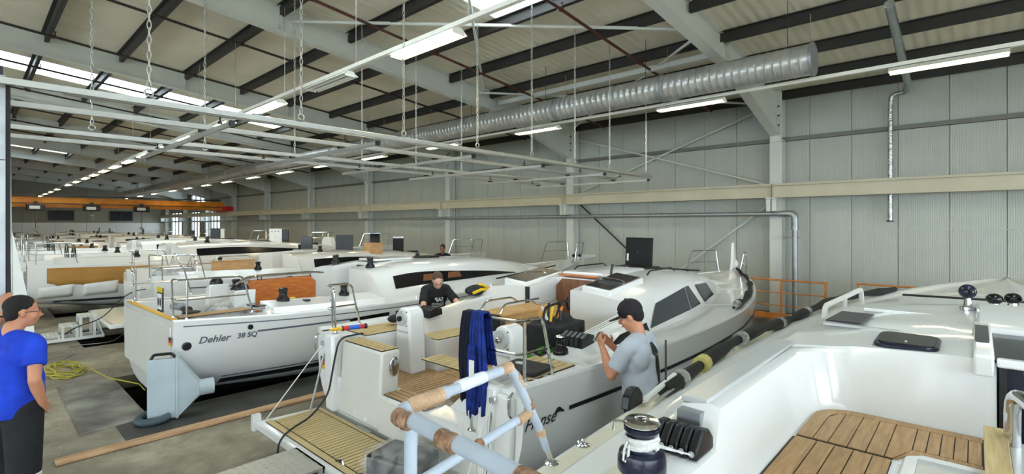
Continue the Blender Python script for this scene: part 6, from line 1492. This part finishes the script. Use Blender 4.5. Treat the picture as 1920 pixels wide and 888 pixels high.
# tool bag, crate, pad on the middle boat
tbg = thing('tool_bag', 'open black tool bag with tools in the cockpit', 'tool bag', (-3.28, 4.25, 1.072), .12)
bb = MB().box(-.2, .2, -.28, .28, 0.01, .3)
for k in range(10): bb.ell((random.uniform(-.17, .17), random.uniform(-.25, .25), random.uniform(.12, .34)), (random.uniform(.06, .1), random.uniform(.08, .13), random.uniform(.05, .1)), 10, 8)
fuse(bb, 'bag_body', 'black_soft', tbg, .016, 4, .5)
MB().tube(rounded([(0, -.26, .36), (0, -.22, .48), (0, .22, .50), (0, .26, .39)], .1), .014, 8).build('bag_handle', 'black', tbg)
for k in range(7):
    a, b_ = random.uniform(-.17, .17), random.uniform(-.24, .24); MB().cyl((a, b_, .34), (a+random.uniform(-.05, .05), b_+random.uniform(-.05, .05), .44+.05*random.random()), .014, 8).build('tool_handle', ['orange_paint', 'yellow', 'black', 'paper', 'orange_paint', 'black', 'steel_dark'][k], tbg)
MB().box(.2, .232, -.2, .2, .03, .2).build('front_pocket', 'black_soft', tbg, bevel=.01); MB().box(.233, .237, -.1, .02, .1, .13).build('pocket_print', 'paper', tbg, smooth=0)
gc = thing('green_crate', 'shallow green plastic crate full of tools in the cockpit', 'crate', (-3.03, 3.80, 1.072), .2)
for (x0, x1, y0, y1) in ((-.16, .16, -.2, -.185), (-.16, .16, .185, .2), (-.16, -.145, -.2, .2), (.145, .16, -.2, .2)): MB().box(x0, x1, y0, y1, 0, .1).build('crate_side', 'green', gc, smooth=0, bevel=.003)
MB().box(-.16, .16, -.2, .2, 0, .012).build('crate_base', 'green', gc, smooth=0)
for k in range(9):
    a, b_ = random.uniform(-.1, .1), random.uniform(-.14, .14); MB().bar((a, b_, .07), (a+random.uniform(-.06, .06), b_+random.uniform(-.08, .08), .12), .03, .03).build('loose_tool', ['black', 'steel_dark', 'alu'][k % 3], gc, bevel=.006)
pad = thing('kneeling_pad', 'black kneeling pad with a round emblem on the teak helm seat', 'pad', (-2.80, 3.2, 1.181), .1)
MB().prism(rrect(.2, .17, .05), 0, .03, 'Z').build('pad', 'black_soft', pad, bevel=.012); MB().tube([(-.08+.045*math.cos(2*PI*j/20), .04+.032*math.sin(2*PI*j/20), .031) for j in range(20)], .004, 5, closed=True).build('emblem', 'paper', pad)
for yy in (.03, .045): MB().box(-.105, -.055, yy-.004, yy+.004, .030, .033).build('emblem', 'paper', pad, smooth=0)
ybg = thing('harness_bag', 'black and yellow harness bundle on the far coaming', 'bag', (-5.32, 5.0, 1.375))
MB().ell((0, 0, .08), (.11, .2, .08), 12, 8).build('bundle', 'black_soft', ybg, loc=(0, 0, 0)); MB().tube([(.1, -.15, .06), (.12, 0, .1), (.09, .14, .08)], .022, 8).build('yellow_strap', 'yellow', ybg); MB().tube([(.02, .02, .16), (.06, .08, .15), (.08, .16, .1)], .02, 8).build('yellow_strap', 'yellow', ybg)
pch = thing('black_pouch', 'small purple black pouch on the port steering pod', 'pouch', (-5.22, 3.55, 1.205))
MB().ell((0, 0, .05), (.07, .1, .05), 12, 8).build('pouch_body', 'black_soft', pch); MB().box(-.03, .03, .02, .1, .09, .14).build('pouch_flap', 'black', pch, bevel=.01)
# wrapped black object and film on the swim platform
wb = thing('wrapped_box', 'black box wrapped in clear plastic film on the swim platform', 'box', (-3.42, 2.40, .372), .25)
MB().box(-.24, .24, -.18, .18, .0, .19).build('box', 'black_gloss', wb, bevel=.03)
m = MB(); m.ell((0, 0, .1), (.36, .29, .15), 26, 16); o = m.build('film', 'film', wb, smooth=180)
for v in o.data.vertices: n_ = math.sin(v.co.x*40)*math.cos(v.co.y*37)+math.sin(v.co.z*50+v.co.x*21); v.co.x *= 1+.05*n_; v.co.y *= 1+.05*n_; v.co.z = max(.004, v.co.z*(1+.06*n_))
v = []; N_ = 12
for i in range(N_+1):
    for j in range(N_+1):
        u, w_ = i/N_, j/N_; v.append((-3.75+.85*u, 2.66-.05*math.sin(9*u+5*w_)-.03*math.sin(17*w_), .40+(.55-.25*abs(u-.5))*w_ + .02*math.sin(13*u)))
tag(MB().add(v, [(i*(N_+1)+j, i*(N_+1)+j+1, (i+1)*(N_+1)+j+1, (i+1)*(N_+1)+j) for i in range(N_) for j in range(N_)]).build('film_sheet', 'film', smooth=180), 'crumpled clear plastic film hanging on the stern quarter', 'film')
# crumpled grey film bag in the racing boat cockpit
fbg = MB().ell((0, 0, 0), (.30, .34, .26), 30, 20).build('film_bag', 'film_grey', smooth=180, loc=(-8.35, 2.68, .98))
for v in fbg.data.vertices: n_ = math.sin(v.co.x*23+1)*math.cos(v.co.y*19)+.6*math.sin(v.co.z*31+v.co.x*17); v.co *= 1+.09*n_
for v in fbg.data.vertices: v.co.z = max(v.co.z, -.255)
tag(fbg, 'crumpled grey plastic bag in the racing boat cockpit', 'plastic bag')
fbg2 = fbg.copy(); fbg2.data = fbg.data; COL.objects.link(fbg2); fbg2.location = (-13.3, 3.2, 1.28); fbg2.scale = (1, 1.2, .9); fbg2['label'] = 'crumpled clear plastic bundle on the boat behind the racing boat'
